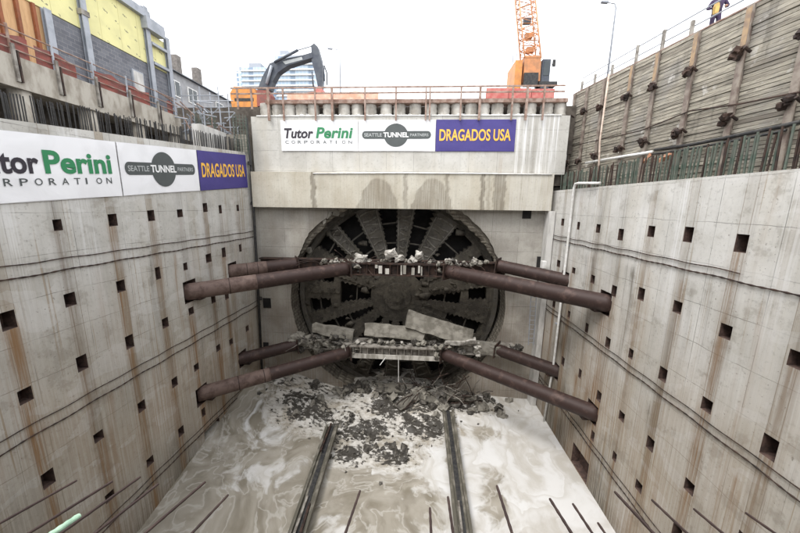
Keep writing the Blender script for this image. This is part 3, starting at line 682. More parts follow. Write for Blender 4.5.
for a, r0, r1, h0, h1 in OPEN:       # bars seen across the dark openings
    sa, ca = math.sin(R(a)), math.cos(R(a)); T = lambda r, h, y: (TX + r*sa + h*ca, y, TZ + r*ca - h*sa)
    L = r1-r0
    for f in ((.45,.72) if L > 4 else ((.55,) if L > 1.6 else ())):
        r = r0+L*f; hh = h0+(h1-h0)*f+.1
        MB().bar(T(r, -hh, YF+.3), T(r+random.uniform(-.2,.2), hh, YF+.3), .09, .12).build('cross_bar', M['tbml'], tb)
b = MB(); 
for rr_, y0, y1, nn in ((2.3, YF-.09, YF+.1, 48), (1.2, YF-.2, YF-.05, 40), (.5, YF-.3, YF-.15, 24)):
    b.prism([pol(rr_, 360*k/nn) for k in range(nn)], fn_y, y0, y1)
hub = b.build('hub', M['tbm'], tb)
for k in range(38):                  # lumps of muck stuck to the face
    r = RF*math.sqrt(random.uniform(.03, .9)); q = pol(r, random.choice([random.uniform(60, 300), random.uniform(0, 360)])); sz = random.uniform(.15, .6)
    lump = MB().hull([(q[0]+random.uniform(-sz,sz), YF-.02-random.uniform(0,.22), q[1]+random.uniform(-sz,sz)*.7) for _ in range(14)]).build('mud_lump', M['tbm'], tb, smooth=True)

# ------------------------------------------------------------------ walers and pipe struts
def strut(a, e, r, label, pale=.3):
    a, e = Vector(a), Vector(e); t = (e-a).normalized(); L = (e-a).length; mid = (a+e)/2
    o = thing('pipe_strut', (mid.x, mid.y, min(a.z, e.z)-r), label, 'pipe brace', 'rusty pipe struts bracing the pit')
    pts = [a - t*.35 + t*(L+.35)*i/30 for i in range(31)]
    MB().tube(pts, r, 32).build('pipe', M['rust'], o, smooth=True)
    for f in (.2, .36, .55, .72, .88): MB().tube([a+t*L*f-t*.03, a+t*L*f+t*.03], r+.014, 32).build('weld_collar', M['rust'], o, smooth=False)
    if pale: MB().tube([a-t*.33+t*(L*pale+.33)*i/12 for i in range(13)], r+.008, 32).build('dusty_section', M['rustdust'], o, smooth=True)
    b = MB(); q = t.cross(Vector((0,0,1))).normalized()
    b.cbox(e, (1.3*r*2, .08, 1.2*r*2), Matrix((q, t, q.cross(t))).transposed()); b.build('end_plate', M['rustd'], o)
    b = MB(); c = a + Vector((0, 0, -r*.8)); b.cbox(c + t*.35, (.45, .5, .3)); b.build('seat_bracket', M['rustd'], o)
    return o
ST = [((-13.4,17.5,10.85), (-5.3,23.35,11.3), .49, 'long rusty pipe strut running from the left wall to the upper waler'),
      ((-13.28,21.65,11.25), (-9.5,24.1,11.42), .46, 'short rusty pipe strut in the upper left corner behind the long strut'),
      ((10.13,17.2,10.98), (2.2,23.35,11.25), .49, 'long dark rusty pipe strut running from the right wall to the upper waler'),
      ((10.0,21.77,11.17), (6.0,24.1,11.65), .46, 'short dark rusty pipe strut in the upper right corner behind the long strut'),
      ((-13.4,17.6,4.17), (-5.4,23.35,4.5), .46, 'long rusty pipe strut running from the left wall to the lower waler'),
      ((-13.27,21.9,4.36), (-9.9,24.1,4.6), .46, 'short dark pipe strut in the lower left corner above the muck'),
      ((10.14,17.,4.53), (2.2,23.35,4.6), .46, 'long dark rusty pipe strut running from the right wall to the lower waler'),
      ((10.0,21.75,4.53), (6.4,24.1,4.85), .46, 'short dark pipe strut in the lower right corner beside the white pipe')]
for q, pl in zip(ST, (.36, .5, 0, 0, .4, 0, 0, 0)): strut(*q, pale=pl)
def ibeam(b, a, e, wd, ht):
    a, e = Vector(a), Vector(e)
    up = Vector((0,0,1))
    b.bar(a+up*(ht/2-.05), e+up*(ht/2-.05), wd, .1); b.bar(a-up*(ht/2-.05), e-up*(ht/2-.05), wd, .1); b.bar(a, e, .09, ht-.2-.006)
def waler(z, label, mt, lvl, xa, xb):
    o = thing('steel_waler', (-1.6, 23.6, z-.5), label, 'steel beam')
    zc = z
    b = MB(); ibeam(b, (-5.2, 23.45, zc), (2.0, 23.45, zc), .62, .95); b.build('front_beam', mt, o)
    for s, (x0, x1) in ((-1, (-5.2, -6.0)), (1, (2.0, 2.8))):
        b = MB(); ibeam(b, (x0+s*.02, 23.47, zc-.0), (x1, 24.25, zc-.06), .6, .93); b.build('splay_beam', mt, o)
    b = MB(); ibeam(b, (xa, 24.4, zc+.06), (xb, 24.4, zc+.1), .6, .9); b.build('rear_beam', M['rustd'] if lvl else mt, o)
    if not lvl:
        MB().box((-5.25, 23.08, zc-.5), (2.05, 23.135, zc-.14)).build('face_plate', M['paledust'], o)
        for s, x0, x1 in ((-1, -5.27, -6.05), (1, 2.07, 2.85)): MB().bar((x0, 23.12, zc-.32), (x1, 23.9, zc-.38), .06, .36).build('face_plate', M['paledust'], o)
    for i in range(13):
        x = -5.0+i*.575
        MB().box((x, 23.16, zc-.36), (x+.05, 23.39, zc+.36)).build('stiffener', mt, o)
    for (u0, u1, zl, zh) in ((375,377.5,.1,.36),(378.5,382,-.3,.3),(385,389,-.33,.1),(400.5,402,-.37,.4),(403,406,-.3,.42),(411.5,414.5,-.35,.2),(418,420,-.2,.4),(421,422.2,-.37,.3)) if lvl else ():
        x0, x1 = at(u0, 272, 23.1).x, at(u1, 272, 23.1).x; MB().box((x0, 23.145, zc+zl), (x1, 23.155, zc+zh)).build('splashed_plate', M['paledust'], o)
    return o
waler(11.3, 'dark rusty steel waler with pale splashes crossing the upper face of the cutterhead', M['rustd'], 1, -12.6, 6.6)
waler(4.65, 'dusty grey steel waler crossing the lower face of the cutterhead', M['steel'], 0, -10.6, 7.8)

# ------------------------------------------------------------------ broken concrete, bent bars, rubble
def chunk_mesh(b, c, sz, Mr=None, n_=16, j=.32):
    """a broken lump: a cut block whose faces are split and torn by noise"""
    c = Vector(c); Mr = Mr or Matrix.Rotation(random.uniform(0, 6), 3, Vector((random.gauss(0,1), random.gauss(0,1), random.gauss(0,1))).normalized())
    bm = bmesh.new()
    for sx in (-1,1):
        for sy in (-1,1):
            for sz_ in (-1,1):
                for q in range(2): bm.verts.new((sx*sz[0]/2*(1-random.uniform(0,j)), sy*sz[1]/2*(1-random.uniform(0,j)), sz_*sz[2]/2*(1-random.uniform(0,j))))
    bmesh.ops.convex_hull(bm, input=bm.verts)
    for v in [v for v in bm.verts if not v.link_faces]: bm.verts.remove(v)
    big = max(sz); lv = 3 if big > 1.6 else 2 if big > .45 else 1
    for _ in range(lv):
        mx_ = max(e.calc_length() for e in bm.edges)
        bmesh.ops.subdivide_edges(bm, edges=[e for e in bm.edges if e.calc_length() > mx_*.35], cuts=1, use_grid_fill=True)
    bmesh.ops.triangulate(bm, faces=bm.faces)
    am = min(.16, .17*sorted(sz)[1])*(.5 if big > 1.6 else 1); so_ = Vector((random.uniform(0,50), 0, 0))
    for v in bm.verts:
        f = v.co*(1.3/max(.25, min(1., big*.5))) + so_
        v.co += Vector((mnoise.noise(f), mnoise.noise(f+Vector((9,0,0))), mnoise.noise(f+Vector((0,9,0)))))*am*1.5 + Vector((mnoise.noise(f*3), mnoise.noise(f*3+Vector((9,0,0))), mnoise.noise(f*3+Vector((0,9,0)))))*am*.6
    bm.verts.index_update()
    b.add([c + Mr @ v.co for v in bm.verts], [[v.index for v in f.verts] for f in bm.faces]); bm.free(); return b
def slab(c, sz, rot, label, mt='chunk'):
    b = MB(); chunk_mesh(b, c, sz, rot, j=.14)
    tag(b.build('concrete_slab', M[mt]), label, 'concrete slab', 'broken slabs resting on the lower waler')
ry = lambda a, tilt=0, yaw=0: Matrix.Rotation(R(yaw), 3, 'Z') @ Matrix.Rotation(R(a), 3, 'Y') @ Matrix.Rotation(R(tilt), 3, 'X')
p = at(438, 328, 24.3); slab(p, (5.6, .7, 1.45), ry(15, -25), 'long tilted broken concrete slab sloping right, largest on the lower waler')
p = at(395, 331.5, 24.1); slab(p, (5.0, .6, 1.05), ry(3, -20), 'pale flat broken concrete slab left of the tilted slab on the lower waler')
p = at(333, 331, 24.4); slab(p, (3.6, .9, .8), ry(9, -10), 'long grey broken slab lying left of the cutterhead above the waler')
p = at(487, 348, 24.2); slab(p, (2.0, .9, .8), ry(2, 0, -8), 'square broken block at the right end of the lower waler')
p = at(460, 341, 24.0); slab(p, (2.6, .7, .35), ry(-4, 5), 'thin pale slab fragment under the tilted slab', 'chunkw')
chunks = []
def pile(u0, u1, v0, v1, Y, n_, s0, s1, mt, label, group, dz=.0):
    for i in range(n_):
        u = random.uniform(u0, u1); v = random.uniform(v0, v1); s = random.uniform(s0, s1)*1.0
        b = MB(); p = at(u, v, Y+random.uniform(-.3, .35)); chunk_mesh(b, p, (s, s*random.uniform(.6,.9), s*random.uniform(.5,.8)), j=.55)
        tag(b.build('concrete_chunk', M[random.choice(mt)]), label, 'rubble', group)
pile(318, 392, 260, 263.5, 23.9, 24, .25, .6, ['chunk','chunk','chunkw'], 'broken chunk lying on the upper waler', 'chunks on the upper waler')
pile(405, 492, 260.5, 265, 23.9, 30, .2, .55, ['chunk','chunkd','chunk','chunkw'], 'broken chunk lying on the upper waler', 'chunks on the upper waler')
for u, v, s in ((360,258.5,.95),(391,254,1.0),(399,258,.75),(413,259.5,.7),(419,256.5,.75)):
    b = MB(); chunk_mesh(b, at(u, v, 23.6), (s, s*.7, s*.65), j=.4)
    tag(b.build('concrete_chunk', M['chunkw']), 'big white broken chunk on the upper waler', 'rubble', 'big white chunks on the upper waler')
pile(288, 352, 335, 350, 24.3, 64, .3, .95, ['chunk','chunkd','chunkd','chunk'], 'broken chunk in the heap at the left end of the lower waler', 'chunks at the left of the lower waler')
pile(350, 440, 341, 346, 23.7, 44, .2, .55, ['chunk','chunkd','chunk','chunkw'], 'small broken chunk spread along the lower waler', 'small chunks along the lower waler')
pile(440, 520, 345, 353, 24.2, 30, .25, .75, ['chunk','chunkd','chunkw'], 'broken chunk in the heap at the right end of the lower waler', 'chunks at the right of the lower waler')
pile(340, 360, 262, 272, 23.4, 16, .2, .5, ['chunkd','chunk'], 'dark broken bit at the left joint of the upper waler', 'bits at the left joint of the upper waler')
pile(434, 456, 262, 273, 23.4, 18, .2, .5, ['chunkd','chunk'], 'dark broken bit at the right joint of the upper waler', 'bits at the right joint of the upper waler')
pile(342, 358, 346, 357, 23.3, 16, .2, .5, ['chunkd','chunk'], 'muddy broken bit at the left joint of the lower waler', 'bits at the left joint of the lower waler')
pile(432, 450, 346, 360, 23.3, 18, .2, .5, ['chunkd','chunk'], 'muddy broken bit at the right joint of the lower waler', 'bits at the right joint of the lower waler')
def heap(n_, cx, cy, sx, sy, s0, s1, mts, label, group, lift=.1):
    for i in range(n_):
        x, y = random.gauss(cx, sx), random.gauss(cy, sy); y = min(y, 25.8); s = random.uniform(s0, s1)
        b = MB(); chunk_mesh(b, (x, y, bank(x, y)+(lift-.22)*s+random.uniform(0, .35)*max(0, 1-abs(y-24)/2)), (s, s*random.uniform(.5,1), s*random.uniform(.35,.7)), j=.5)
        tag(b.build('rubble_block', M[random.choice(mts)]), label, 'rubble', group)
heap(60, 2.6, 23.7, 1.9, .6, .3, 1.0, ['chunkd','chunkd','chunk'], 'dark broken block in the heap in front of the cutterhead', 'dark blocks in the heap before the cutterhead', .25)
heap(46, -2.6, 24.3, 2.6, .45, .25, .85, ['chunkd','chunkd','chunk'], 'dark muddy block against the foot of the cutterhead', 'dark blocks at the foot of the cutterhead', .3)
heap(16, -1.6, 18.5, .8, .45, .3, .75, ['chunkd'], 'dark wet lump in the patch between the two rails', 'dark lumps between the rails')
heap(22, -2.6, 21.6, 2.4, 1.3, .2, .5, ['chunkd','chunk'], 'small dark lump floating in the white foam', 'dark lumps in the foam')
heap(20, -7.8, 22.4, 2.2, 1.3, .25, .7, ['chunk','chunkd'], 'muddy lump on the spoil bank under the left struts', 'lumps on the left spoil bank')
for cx, cy, sz, a, y_ in ((-.6,22.9,(2.2,.7,.4),-14,40),(1.2,23.3,(2.0,.9,.4),10,-15),(3.6,23.6,(2.4,1.,.4),12,10),(-2.,24.2,(2.4,1.,.4),-6,0)):
    b = MB(); chunk_mesh(b, (cx, cy, bank(cx, cy)+.25), sz, ry(a, 20, y_), j=.2)
    tag(b.build('concrete_slab', M['chunkm']), 'fallen slab of concrete in the heap in front of the cutterhead', 'concrete slab', 'fallen slabs in the heap')
b = MB()                             # fine rubble that nobody could count
for i in range(260):
    cx, cy, a, c = random.choice(rocks_spots); x = random.gauss(cx, a*.7); y = random.gauss(cy, c*.7)
    if x < -13.2 or x > 9.6 or y > 26.2 or (y > 24.8 and abs(x-TX) > 7): continue
    s = random.uniform(.05, .16); b.cur = random.choice((0, 0, 0, 1)); z = bank(x, y)+.03
    b.hull([(x+random.uniform(-s,s), y+random.uniform(-s,s), z+random.uniform(-s,s)*.7) for _ in range(8)])
tag(b.build('rubble', [M['chunkd'], M['chunk'], M['chunkw']]), 'scattered small rubble and clods floating in the slurry', 'rubble', kind='stuff')
def bent(p0, d, L, mt, label, group, r=.03, curl=.5):
    p = Vector(p0); d = Vector(d).normalized(); pts = [p.copy()]
    for i in range(8):
        d = (d + Vector((random.gauss(0,1), random.gauss(0,1), random.gauss(0,.8)-.25))*curl*.3).normalized(); p = p + d*L/8; pts.append(p.copy())
    tag(MB().tube(pts, r, 6).build('bent_rebar', mt, smooth=True), label, 'steel bar', group)
for i in range(40):
    x = random.uniform(-.4, 5.6); y = random.uniform(23.2, 24.4)
    bent((x, y, bank(x, y)+.5), (random.gauss(0,1), -random.random(), random.uniform(.1,1)), random.uniform(1.2, 3.), M['rustd' if i % 3 else 'steel'], 'bent reinforcing bar sticking out of the rubble heap', 'bent bars in the rubble heap')
for i in range(34):
    u = random.choice([random.uniform(315, 360), random.uniform(432, 490), random.uniform(355, 440)])
    bent(at(u, 263, 23.9), (random.gauss(0,1), -.4, random.uniform(-.2,.5)), random.uniform(1., 2.2), M['rustd'], 'bent bar hanging off the upper waler', 'bent bars on the upper waler', .025)
for i in range(10):
    bent(at(random.uniform(300, 350), 342, 23.8), (random.gauss(0,1), -.4, random.uniform(.1,.6)), random.uniform(1., 2.2), M['steel'], 'bent bar in the rubble at the left of the lower waler', 'bent bars on the lower waler', .025)
tag(MB().tube([at(398.5,356,23.1), at(398.5,382,23.1)], .028, 6).build('hanging_rod', M['white']), 'thin pale rod hanging straight down from the lower waler', 'rod')
tag(MB().tube([at(386,357,23.1), at(380,365,23.0)], .03, 6).build('hanging_rod', M['white']), 'short pale rod hanging askew from the lower waler', 'rod')

# ------------------------------------------------------------------ two cradle beams in the slurry
def cradle(p0, p1, label, extra):
    o = thing('cradle_beam', ((p0[0]+p1[0])/2, (p0[1]+p1[1])/2, -.3), label, 'steel beam')
    b = MB(); a, e = Vector((*p0, .12)), Vector((*p1, .18)); ibeam(b, a, e, .86, .6); b.build('beam', M['olive'], o)
    t = (e-a).normalized(); sd = Vector((-t.y, t.x, 0))
    for s in (-1, 1):
        MB().bar(a+sd*s*.35+Vector((0,0,.38)), e+sd*s*.35+Vector((0,0,.38)), .16, .16).build('edge_plate', M['olive'], o)
    b = MB(); b.bar(a+Vector((0,0,.33)), e+Vector((0,0,.33)), .26, .04); b.build('groove', M['black'], o)
    for i, (dx, f0, f1, dz) in enumerate(extra):
        MB().bar(a.lerp(e, f0)+sd*dx+Vector((0,0,.42+dz)), a.lerp(e, f1)+sd*(dx*.7)+Vector((0,0,.42)), .11, .12).build('loose_bar', M['rustd' if i else 'steel'], o)
cradle((-5.45, 11.2), (-5.85, 19.8), 'left grooved steel cradle beam lying in the slurry with loose bars on it', [(.1,.0,.35,.1),(-.25,.02,.3,.25),(.15,.7,1.02,.15)])
cradle((2.5, 11.2), (2.55, 22.2), 'right grooved steel cradle beam running through the white foam', [(.12,.0,.3,.1)])

# ------------------------------------------------------------------ cables along the walls, pipes
for side, zs in ((-1, ((13.42,.0),(13.86,.0),(7.74,0),(8.18,0),(1.75,0),(2.1,0))), (1, ((13.74,0),(14.02,0),(8.37,0),(8.68,0),(2.5,0),(2.85,0)))):
    for i, (z, _) in enumerate(zs):
        y1 = 24.9; y0 = 1.2
        if i >= 4: y0, y1 = (1.2, 22.5) if side < 0 else (1.2, 24.3)
        if side > 0 and i == 1: y0 = 10.6
        pts = []; nn = 150
        for k in range(nn+1):
            Y = y0+(y1-y0)*k/nn; X = xl(Y)+.045 if side < 0 else xr(Y)-.045
            pts.append((X, Y, z+.018*math.sin(Y*2.9)+.02*mnoise.noise(Vector((Y*.7, i, side)))))
        lv = ('upper', 'middle', 'lower')[i//2]; ab = 'lower' if i % 2 == 0 else 'upper'
        tag(MB().tube(pts, [(.034 if k % 2 else .018) if i % 2 == 0 else (.022 if k % 2 else .017) for k in range(nn+1)], 6).build('wall_cable', M['rustd']), f'dark lumpy {ab} line of the {lv} pair along the {"left" if side < 0 else "right"} pit wall', 'cable', 'dark lines along the pit walls')
pp = [on_right(603,183,.2), on_right(600,183.3), on_right(581,183.2), on_right(578,184), on_right(576.5,188), on_right(570,245), on_right(556,363), on_right(543.5,436)]
pp = [Vector((q.x-.16, q.y, q.z)) for q in pp]
o = thing('drain_pipe', tuple(pp[-1]), 'white plastic drain pipe running down the right pit wall near the corner', 'pipe')
MB().tube(pp, .075, 14).build('pipe', M['white'], o, smooth=True)
for f in (.2, .5, .8):
    q = pp[4].lerp(pp[-1], f); MB().cbox(q + Vector((.07,0,0)), (.22, .28, .06)).build('pipe_clip', M['galv'], o)
q0, q1 = on_left(246,118,-.25), on_left(262,370,-.25)
o = thing('riser_pipe', (q1.x, q1.y, q1.z), 'black pipe standing up the left corner of the pit', 'pipe')
MB().tube([q0, on_left(251,165,-.25), on_left(256.5,260,-.25), q1], .1, 12).build('pipe', M['black'], o, smooth=True)
for v in (165, 205, 300): q = on_left(250+(v-165)*.075, v, -.25); MB().tube([q, q+Vector((0,0,.25))], .15, 12).build('coupling', M['black'], o)
b = MB().box((9.15, 23.7, 11.6), (9.44, 24.1, 12.1)); tag(b.build('junction_box', M['white']), 'small white box fixed in the upper right corner of the pit', 'box')
q = [at(534,290,24.0), at(531,345,24.0)]
o = thing('access_ladder', tuple(q[1]), 'narrow pale ladder in the right corner between the pipe struts', 'ladder')
for dx in (-.2, .2): MB().tube([q[0]+Vector((dx,0,0)), q[1]+Vector((dx,0,0))], .035, 6).build('stile', M['galv'], o)
for i in range(12): a = q[0].lerp(q[1], (i+.5)/12); MB().tube([a+Vector((-.2,0,0)), a+Vector((.2,0,0))], .02, 6).build('rung', M['galv'], o)

# ------------------------------------------------------------------ cut bars at the photographer's feet
tips = [(76.5,480.5),(112,481.5),(140,477),(158,484),(205,482),(228,495),(360,491),(430,508),(448,497),(497,486),(550,499),(573,504),(598,523),(615,492),(652,500),(694,509),(746,513)]
dirf = ray(425, 285).normalized()
for i, (u, v) in enumerate(tips):
    k = ray(u, v); Yt = random.uniform(1.75, 2.05)/1.0
    e = Vector((k.x*Yt, Yt, k.z*Yt+H)); dd = (dirf + Vector((random.gauss(0,.02), 0, random.gauss(0,.02)))).normalized(); a = e - dd*(Yt-.3)/dd.y
    pts = [a.lerp(e, j/40) for j in range(41)]
    tag(MB().tube(pts, [.0095 if j % 2 else .0078 for j in range(41)], 8).build('steel_rebar', M['rust'], smooth=False), 'brown ribbed bar end sticking up at the near edge of the pit', 'steel bar', 'cut bars at the near edge')
k = ray(79, 516); Yt = 1.45; e = Vector((k.x*Yt, Yt, k.z*Yt+H)); a = e - dirf*(Yt-.3)/dirf.y
tag(MB().tube([a.lerp(e, j/60) for j in range(61)], [.0185 if j % 2 else .0155 for j in range(61)], 12).build('steel_rebar', M['greenl']), 'thick pale green coated bar end at the lower left corner', 'steel bar')

# ------------------------------------------------------------------ right side: terrace, timber wall, green bars
b = MB(); b.add([(xr(.6,.95), .6, 17.0), (xr(26.2,.95), 26.2, 17.15), (13.2, 26.2, 17.15), (13.2, .6, 17.0)], [(0,3,2,1)]); b.add([(xr(.6,.95), .6, 15), (xr(26.2,.95), 26.2, 15), (13.2, 26.2, 15), (13.2, .6, 15)], [(0,1,2,3)])
struct(b.build('terrace', M['dirt']))
TW = lambda Y: 22.0+.089*Y
O1 = 1.5
tw = thing('timber_wall', (xr(14, O1), 14, 17.1), 'weathered timber lagging wall with steel piles above the right pit wall', 'wall')
PILES = [26.3, 24.5, 22.5, 19.9, 18.0, 15.8, 13.6, 11.6, 9.6, 7.5, 5.4, 3.2]
vs = []; fs = []; tone = []
NB = 42
for bi in range(len(PILES)-1):
    ya, yb = PILES[bi+1]+.06, PILES[bi]-.06
    for r_ in range(NB):
        z0, z1 = r_/NB, (r_+1)/NB-.0032
        off = random.uniform(-.025, .025); tn = max(0, random.gauss(.1, .28)) + max(0, (15-(ya+yb)/2)*.035); k = len(vs)
        wob = random.uniform(-.02, .02)
        def Z(t, Y): return 17.1 + (TW(Y)-17.1)*t
        for (Y, w_) in ((ya, wob), (yb, -wob)):
            for t in (z0, z1):
                for dx in (0, .08): vs.append((xr(Y, O1)+off+dx, Y, Z(t, Y)+w_*.5)); tone.append(min(.7, tn))
        fs += [tuple(k+i for i in f) for f in ((0,2,6,4),(1,5,7,3),(0,4,5,1),(2,3,7,6),(0,1,3,2),(4,6,7,5))]
MB().add(vs, fs).build('lagging_boards', M['timber'], tw, attrs=dict(tone=tone))
MB().add([(xr(3,O1+.14),3,17.1),(xr(26.4,O1+.14),26.4,17.1),(xr(26.4,O1+.14),26.4,TW(26.4)-.05),(xr(3,O1+.14),3,TW(3)-.05)], [(0,1,2,3)]).build('earth_backing', M['dirt'], tw)
MB().bar((xr(3,O1)+.1,3,TW(3)+.03), (xr(26.4,O1)+.1,26.4,TW(26.4)+.03), .22, .06).build('top_plank', M['rustp'], tw)
for i, Y in enumerate(PILES):
    x = xr(Y, O1); t_ = TW(Y); b = MB()
    b.box((x-.15, Y-.125, 17.1), (x-.11, Y+.125, t_-.02)); b.box((x-.11, Y-.03, 17.1), (x+.2, Y+.02, t_-.02))
    pl = b.build('steel_pile', M['pilebrown'], tw)
    if i in (3, 4, 5, 6, 7): MB().box((x-.165, Y-.105, t_-1.35), (x-.153, Y+.105, t_-.1)).build('tan_face_plate', M['tan'], pl)
    for zz in (t_-1.75+.2*random.random(), 19.25+.15*random.random()):
        b = MB()
        for q in range(6): chunk_mesh(b, (x-.25+random.uniform(-.08,.06), Y+random.uniform(-.17,.17), zz+random.uniform(-.14,.14)), (.17,.19,.24), j=.3)
        b.tube([(x-.1, Y-.3, zz-.1), (x-.35, Y-.32, zz+.05)], .05, 8); b.build('rusty_bracket', M['rustd'], pl)
# hoses and pipes along its foot
pts = [on_right(u, v, 1.3) for u, v in ((800,122),(760,131),(720,139),(690,145),(655,150))]
tag(MB().tube(pts, .07, 10).build('black_hose', M['black'], smooth=True), 'thick black hose running along the foot of the timber wall', 'hose')
tag(MB().tube([p+Vector((-.05,.3,-.17)) for p in pts], .045, 8).build('black_hose', M['black'], smooth=True), 'thin black hose just under the thick hose on the timber wall', 'hose')
tag(MB().tube([on_right(u, v, 1.25) for u, v in ((652,152),(620,157),(586,163))], .075, 10).build('foam_pipe', M['white'], smooth=True), 'white pipe lying along the foot of the timber wall', 'pipe')
tag(MB().tube([on_right(u, v, 1.3) for u, v in ((800,92),(740,104),(690,111),(640,131),(572,146))], .03, 6).build('wall_cable', M['rustd']), 'thin dark cable sagging across the middle of the timber wall', 'cable')
tag(MB().tube([on_right(609,74,1.2), on_right(600,140,1.2), on_right(598,184,.6)], .055, 10).build('standpipe', M['tanp'], smooth=True), 'tall pale pipe standing against the timber wall', 'pipe')
for i, (u, v) in enumerate(((660,160),(648,158),(667,157))):
    b = MB(); chunk_mesh(b, on_right(u, v, 1.15), (.2, .6, .16), j=.4); tag(b.build('tarp_bundle', M['foam_lid']), 'orange bundle lying behind the green bars', 'bundle', 'orange bundles behind the green bars')
# bars
rb = {}
def barobj(key, mt, h, r, origin, name='steel_rebar'):
    if key not in rb:
        o = MB().tube([(0,0,0),(0,0,h)], r, 6).build(name, mt, origin=(0,0,0)); rb[key] = o
    else: o = rb[key].copy(); C.objects.link(o)
    o.location = origin; return o
Y = 7.; i = 0
while Y < 25.2:
    g = mnoise.noise(Vector((Y*.55, 3, 0))) > -.22 and random.random() > .25
    o = barobj('g' if g else 'b', M['green'] if g else M['rustd'], 1.38, .036 if g else .03, (xr(Y, .55+random.uniform(-.12,.12)), Y, 17.05))
    o.rotation_euler = (random.gauss(0,.022), random.gauss(0,.02), 0); o.scale.z = random.uniform(.9, 1.06)
    if g: tag(o, 'green coated bar standing in the row on top of the right pit wall', 'steel bar', 'green bars on the right wall')
    else: tag(o, 'dark rusty bar standing among the green bars on the right pit wall', 'steel bar', 'rusty bars on the right wall')
    Y += random.uniform(.095, .135); i += 1
# guard rail on top of the timber wall
rt = thing('guard_railing', (xr(16, 1.75), 16, TW(16)), 'thin pipe guard rail on top of the timber wall', 'railing')
for Y in (26.0, 24.3, 22.4, 20.2, 18.3, 16.6, 13.0, 10.5, 8.0, 5.5):
    MB().box((xr(Y,1.72)-.06, Y-.06, TW(Y)-.2), (xr(Y,1.72)+.06, Y+.06, TW(Y)+.62+(.4 if Y in (20.2, 18.3) else .1))).build('post', M['steel'], rt)
for dz in (.98, .5): MB().tube([(xr(3,1.8), 3, TW(3)+dz), (xr(26.1,1.8), 26.1, TW(26.1)+dz)], .03, 8).build('rail', M['galv'], rt)

# ------------------------------------------------------------------ left side: terrace, bars, slab, unfinished building
b = MB(); b.add([(xl(.6,.9), .6, 17.7), (xl(26.2,.9), 26.2, 19.6), (-20, 26.2, 19.6), (-20, .6, 17.7)], [(0,1,2,3)]); b.add([(xl(.6,.9), .6, 15), (xl(26.2,.9), 26.2, 15), (-20, 26.2, 15), (-20, .6, 15)], [(0,3,2,1)])
struct(b.build('terrace', M['dirt']))
Y = 8.; i = 0
while Y < 24.8:
    o = barobj('d', M['black'], 1.0, .021, (xl(Y, .45+random.uniform(-.1,.1)), Y, LT(Y)-.05), 'starter_bar')
    o.rotation_euler = (random.gauss(0,.016), random.gauss(0,.016), 0); o.scale.z = random.uniform(.92, 1.05)
    tag(o, 'dark bar standing in the row on top of the left pit wall', 'steel bar', 'dark bars on the left wall'); Y += random.uniform(.075, .105); i += 1
bl = thing('concrete_deck', (-16.6, 14, 18.5), 'stained concrete deck edge on round columns above the left pit wall', 'deck')
b = MB().box((-17.41, 2., 20.32), (-15.72, 21.3, 21.5)); b.build('slab', M['conc_plain2'] if 'conc_plain2' in M else M['conc_plain'], bl)
for Y in (7.6, 10.2, 12.9, 15.55, 18.3, 21.0):
    MB().tube([(-16.15, Y, 18.2), (-16.15, Y, 20.33)], .34, 24).build('round_column', M['conc_plain'], bl, smooth=True)
for Y in (9.4, 11.1, 12.6, 14.1, 15.8, 17.6, 19.5):
    MB().box((-15.715, Y-.07, 20.55), (-15.63, Y+.03, 21.9)).build('strap_post', M['steel'], bl); MB().box((-15.715, Y+.07, 20.55), (-15.63, Y+.13, 21.7)).build('strap_post', M['rustd'], bl)
b = MB().box((-18.4, 2., 17.5), (-17.42, 25, 20.6)); tag(b.build('soil_bank', M['dirt']), 'dark soil face in the shade under the concrete deck', 'soil')
nr = thing('guard_railing', (-15.75, 14, 21.5), 'guard rail with torn red netting along the deck edge', 'railing')
for Y in (9.4, 11.1, 12.6, 14.1, 15.8, 17.6, 19.5, 21.0):
    MB().tube([(-15.8, Y, 21.45), (-15.8, Y, 22.6)], .045, 8).build('post', M['galv' if Y > 13 else 'rustp'], nr)
for z in (21.75, 22.1, 22.5): MB().tube([(-15.8, 6, z), (-15.8, 14, z+random.uniform(-.05,.05)), (-15.8, 21.2, z)], .03, 8).build('rail', M['rustp'], nr)
vs = []; fs = []
nY = 110
for i in range(nY+1):
    Y = 8+13*i/nY; tp = 22.25+.2*mnoise.noise(Vector((Y*1.1, 0, 4))); x = -15.9+.05*math.sin(Y*5)
    for j in range(4): vs.append((x+.03*mnoise.noise(Vector((Y*3, j, 0))), Y, 21.5+(tp-21.5)*j/3))
for i in range(nY):
    if mnoise.noise(Vector((8+13*i/nY*1., 7, 0))*.9) < -.28: continue
    for j in range(3): fs.append((i*4+j, (i+1)*4+j, (i+1)*4+j+1, i*4+j+1))
MB().add(vs, fs).build('torn_net', M['rednet'], nr)
bd = thing('unfinished_building', (-20, 15, 21.5), 'unfinished building of grey blocks with bright yellow sheathing above', 'building')
MB().box((-24, 15.6, 21.5), (-17.5, 22.9, 24.65)).build('block_wall', M['cmu'], bd)
MB().box((-24, 3, 24.67), (-17.46, 21.2, 27.25)).build('yellow_sheathing', M['yellow'], bd)
MB().box((-24, 21.5, 24.67), (-17.46, 22.85, 26.6)).build('yellow_sheathing', M['yellow'], bd)
MB().box((-24, 3, 27.26), (-17.2, 21.6, 27.7)).build('roof_beam', M['galv'], bd)
MB().box((-24, 3, 21.5), (-17.52, 15.5, 24.66)).build('plywood_sheathing', M['wood'], bd)
for i in range(18):
    Y = 4.2+i*.64
    MB().box((-17.5, Y-.06, 21.55), (-17.38, Y+.06, 24.66)).build('stud', M['woodr'], bd)
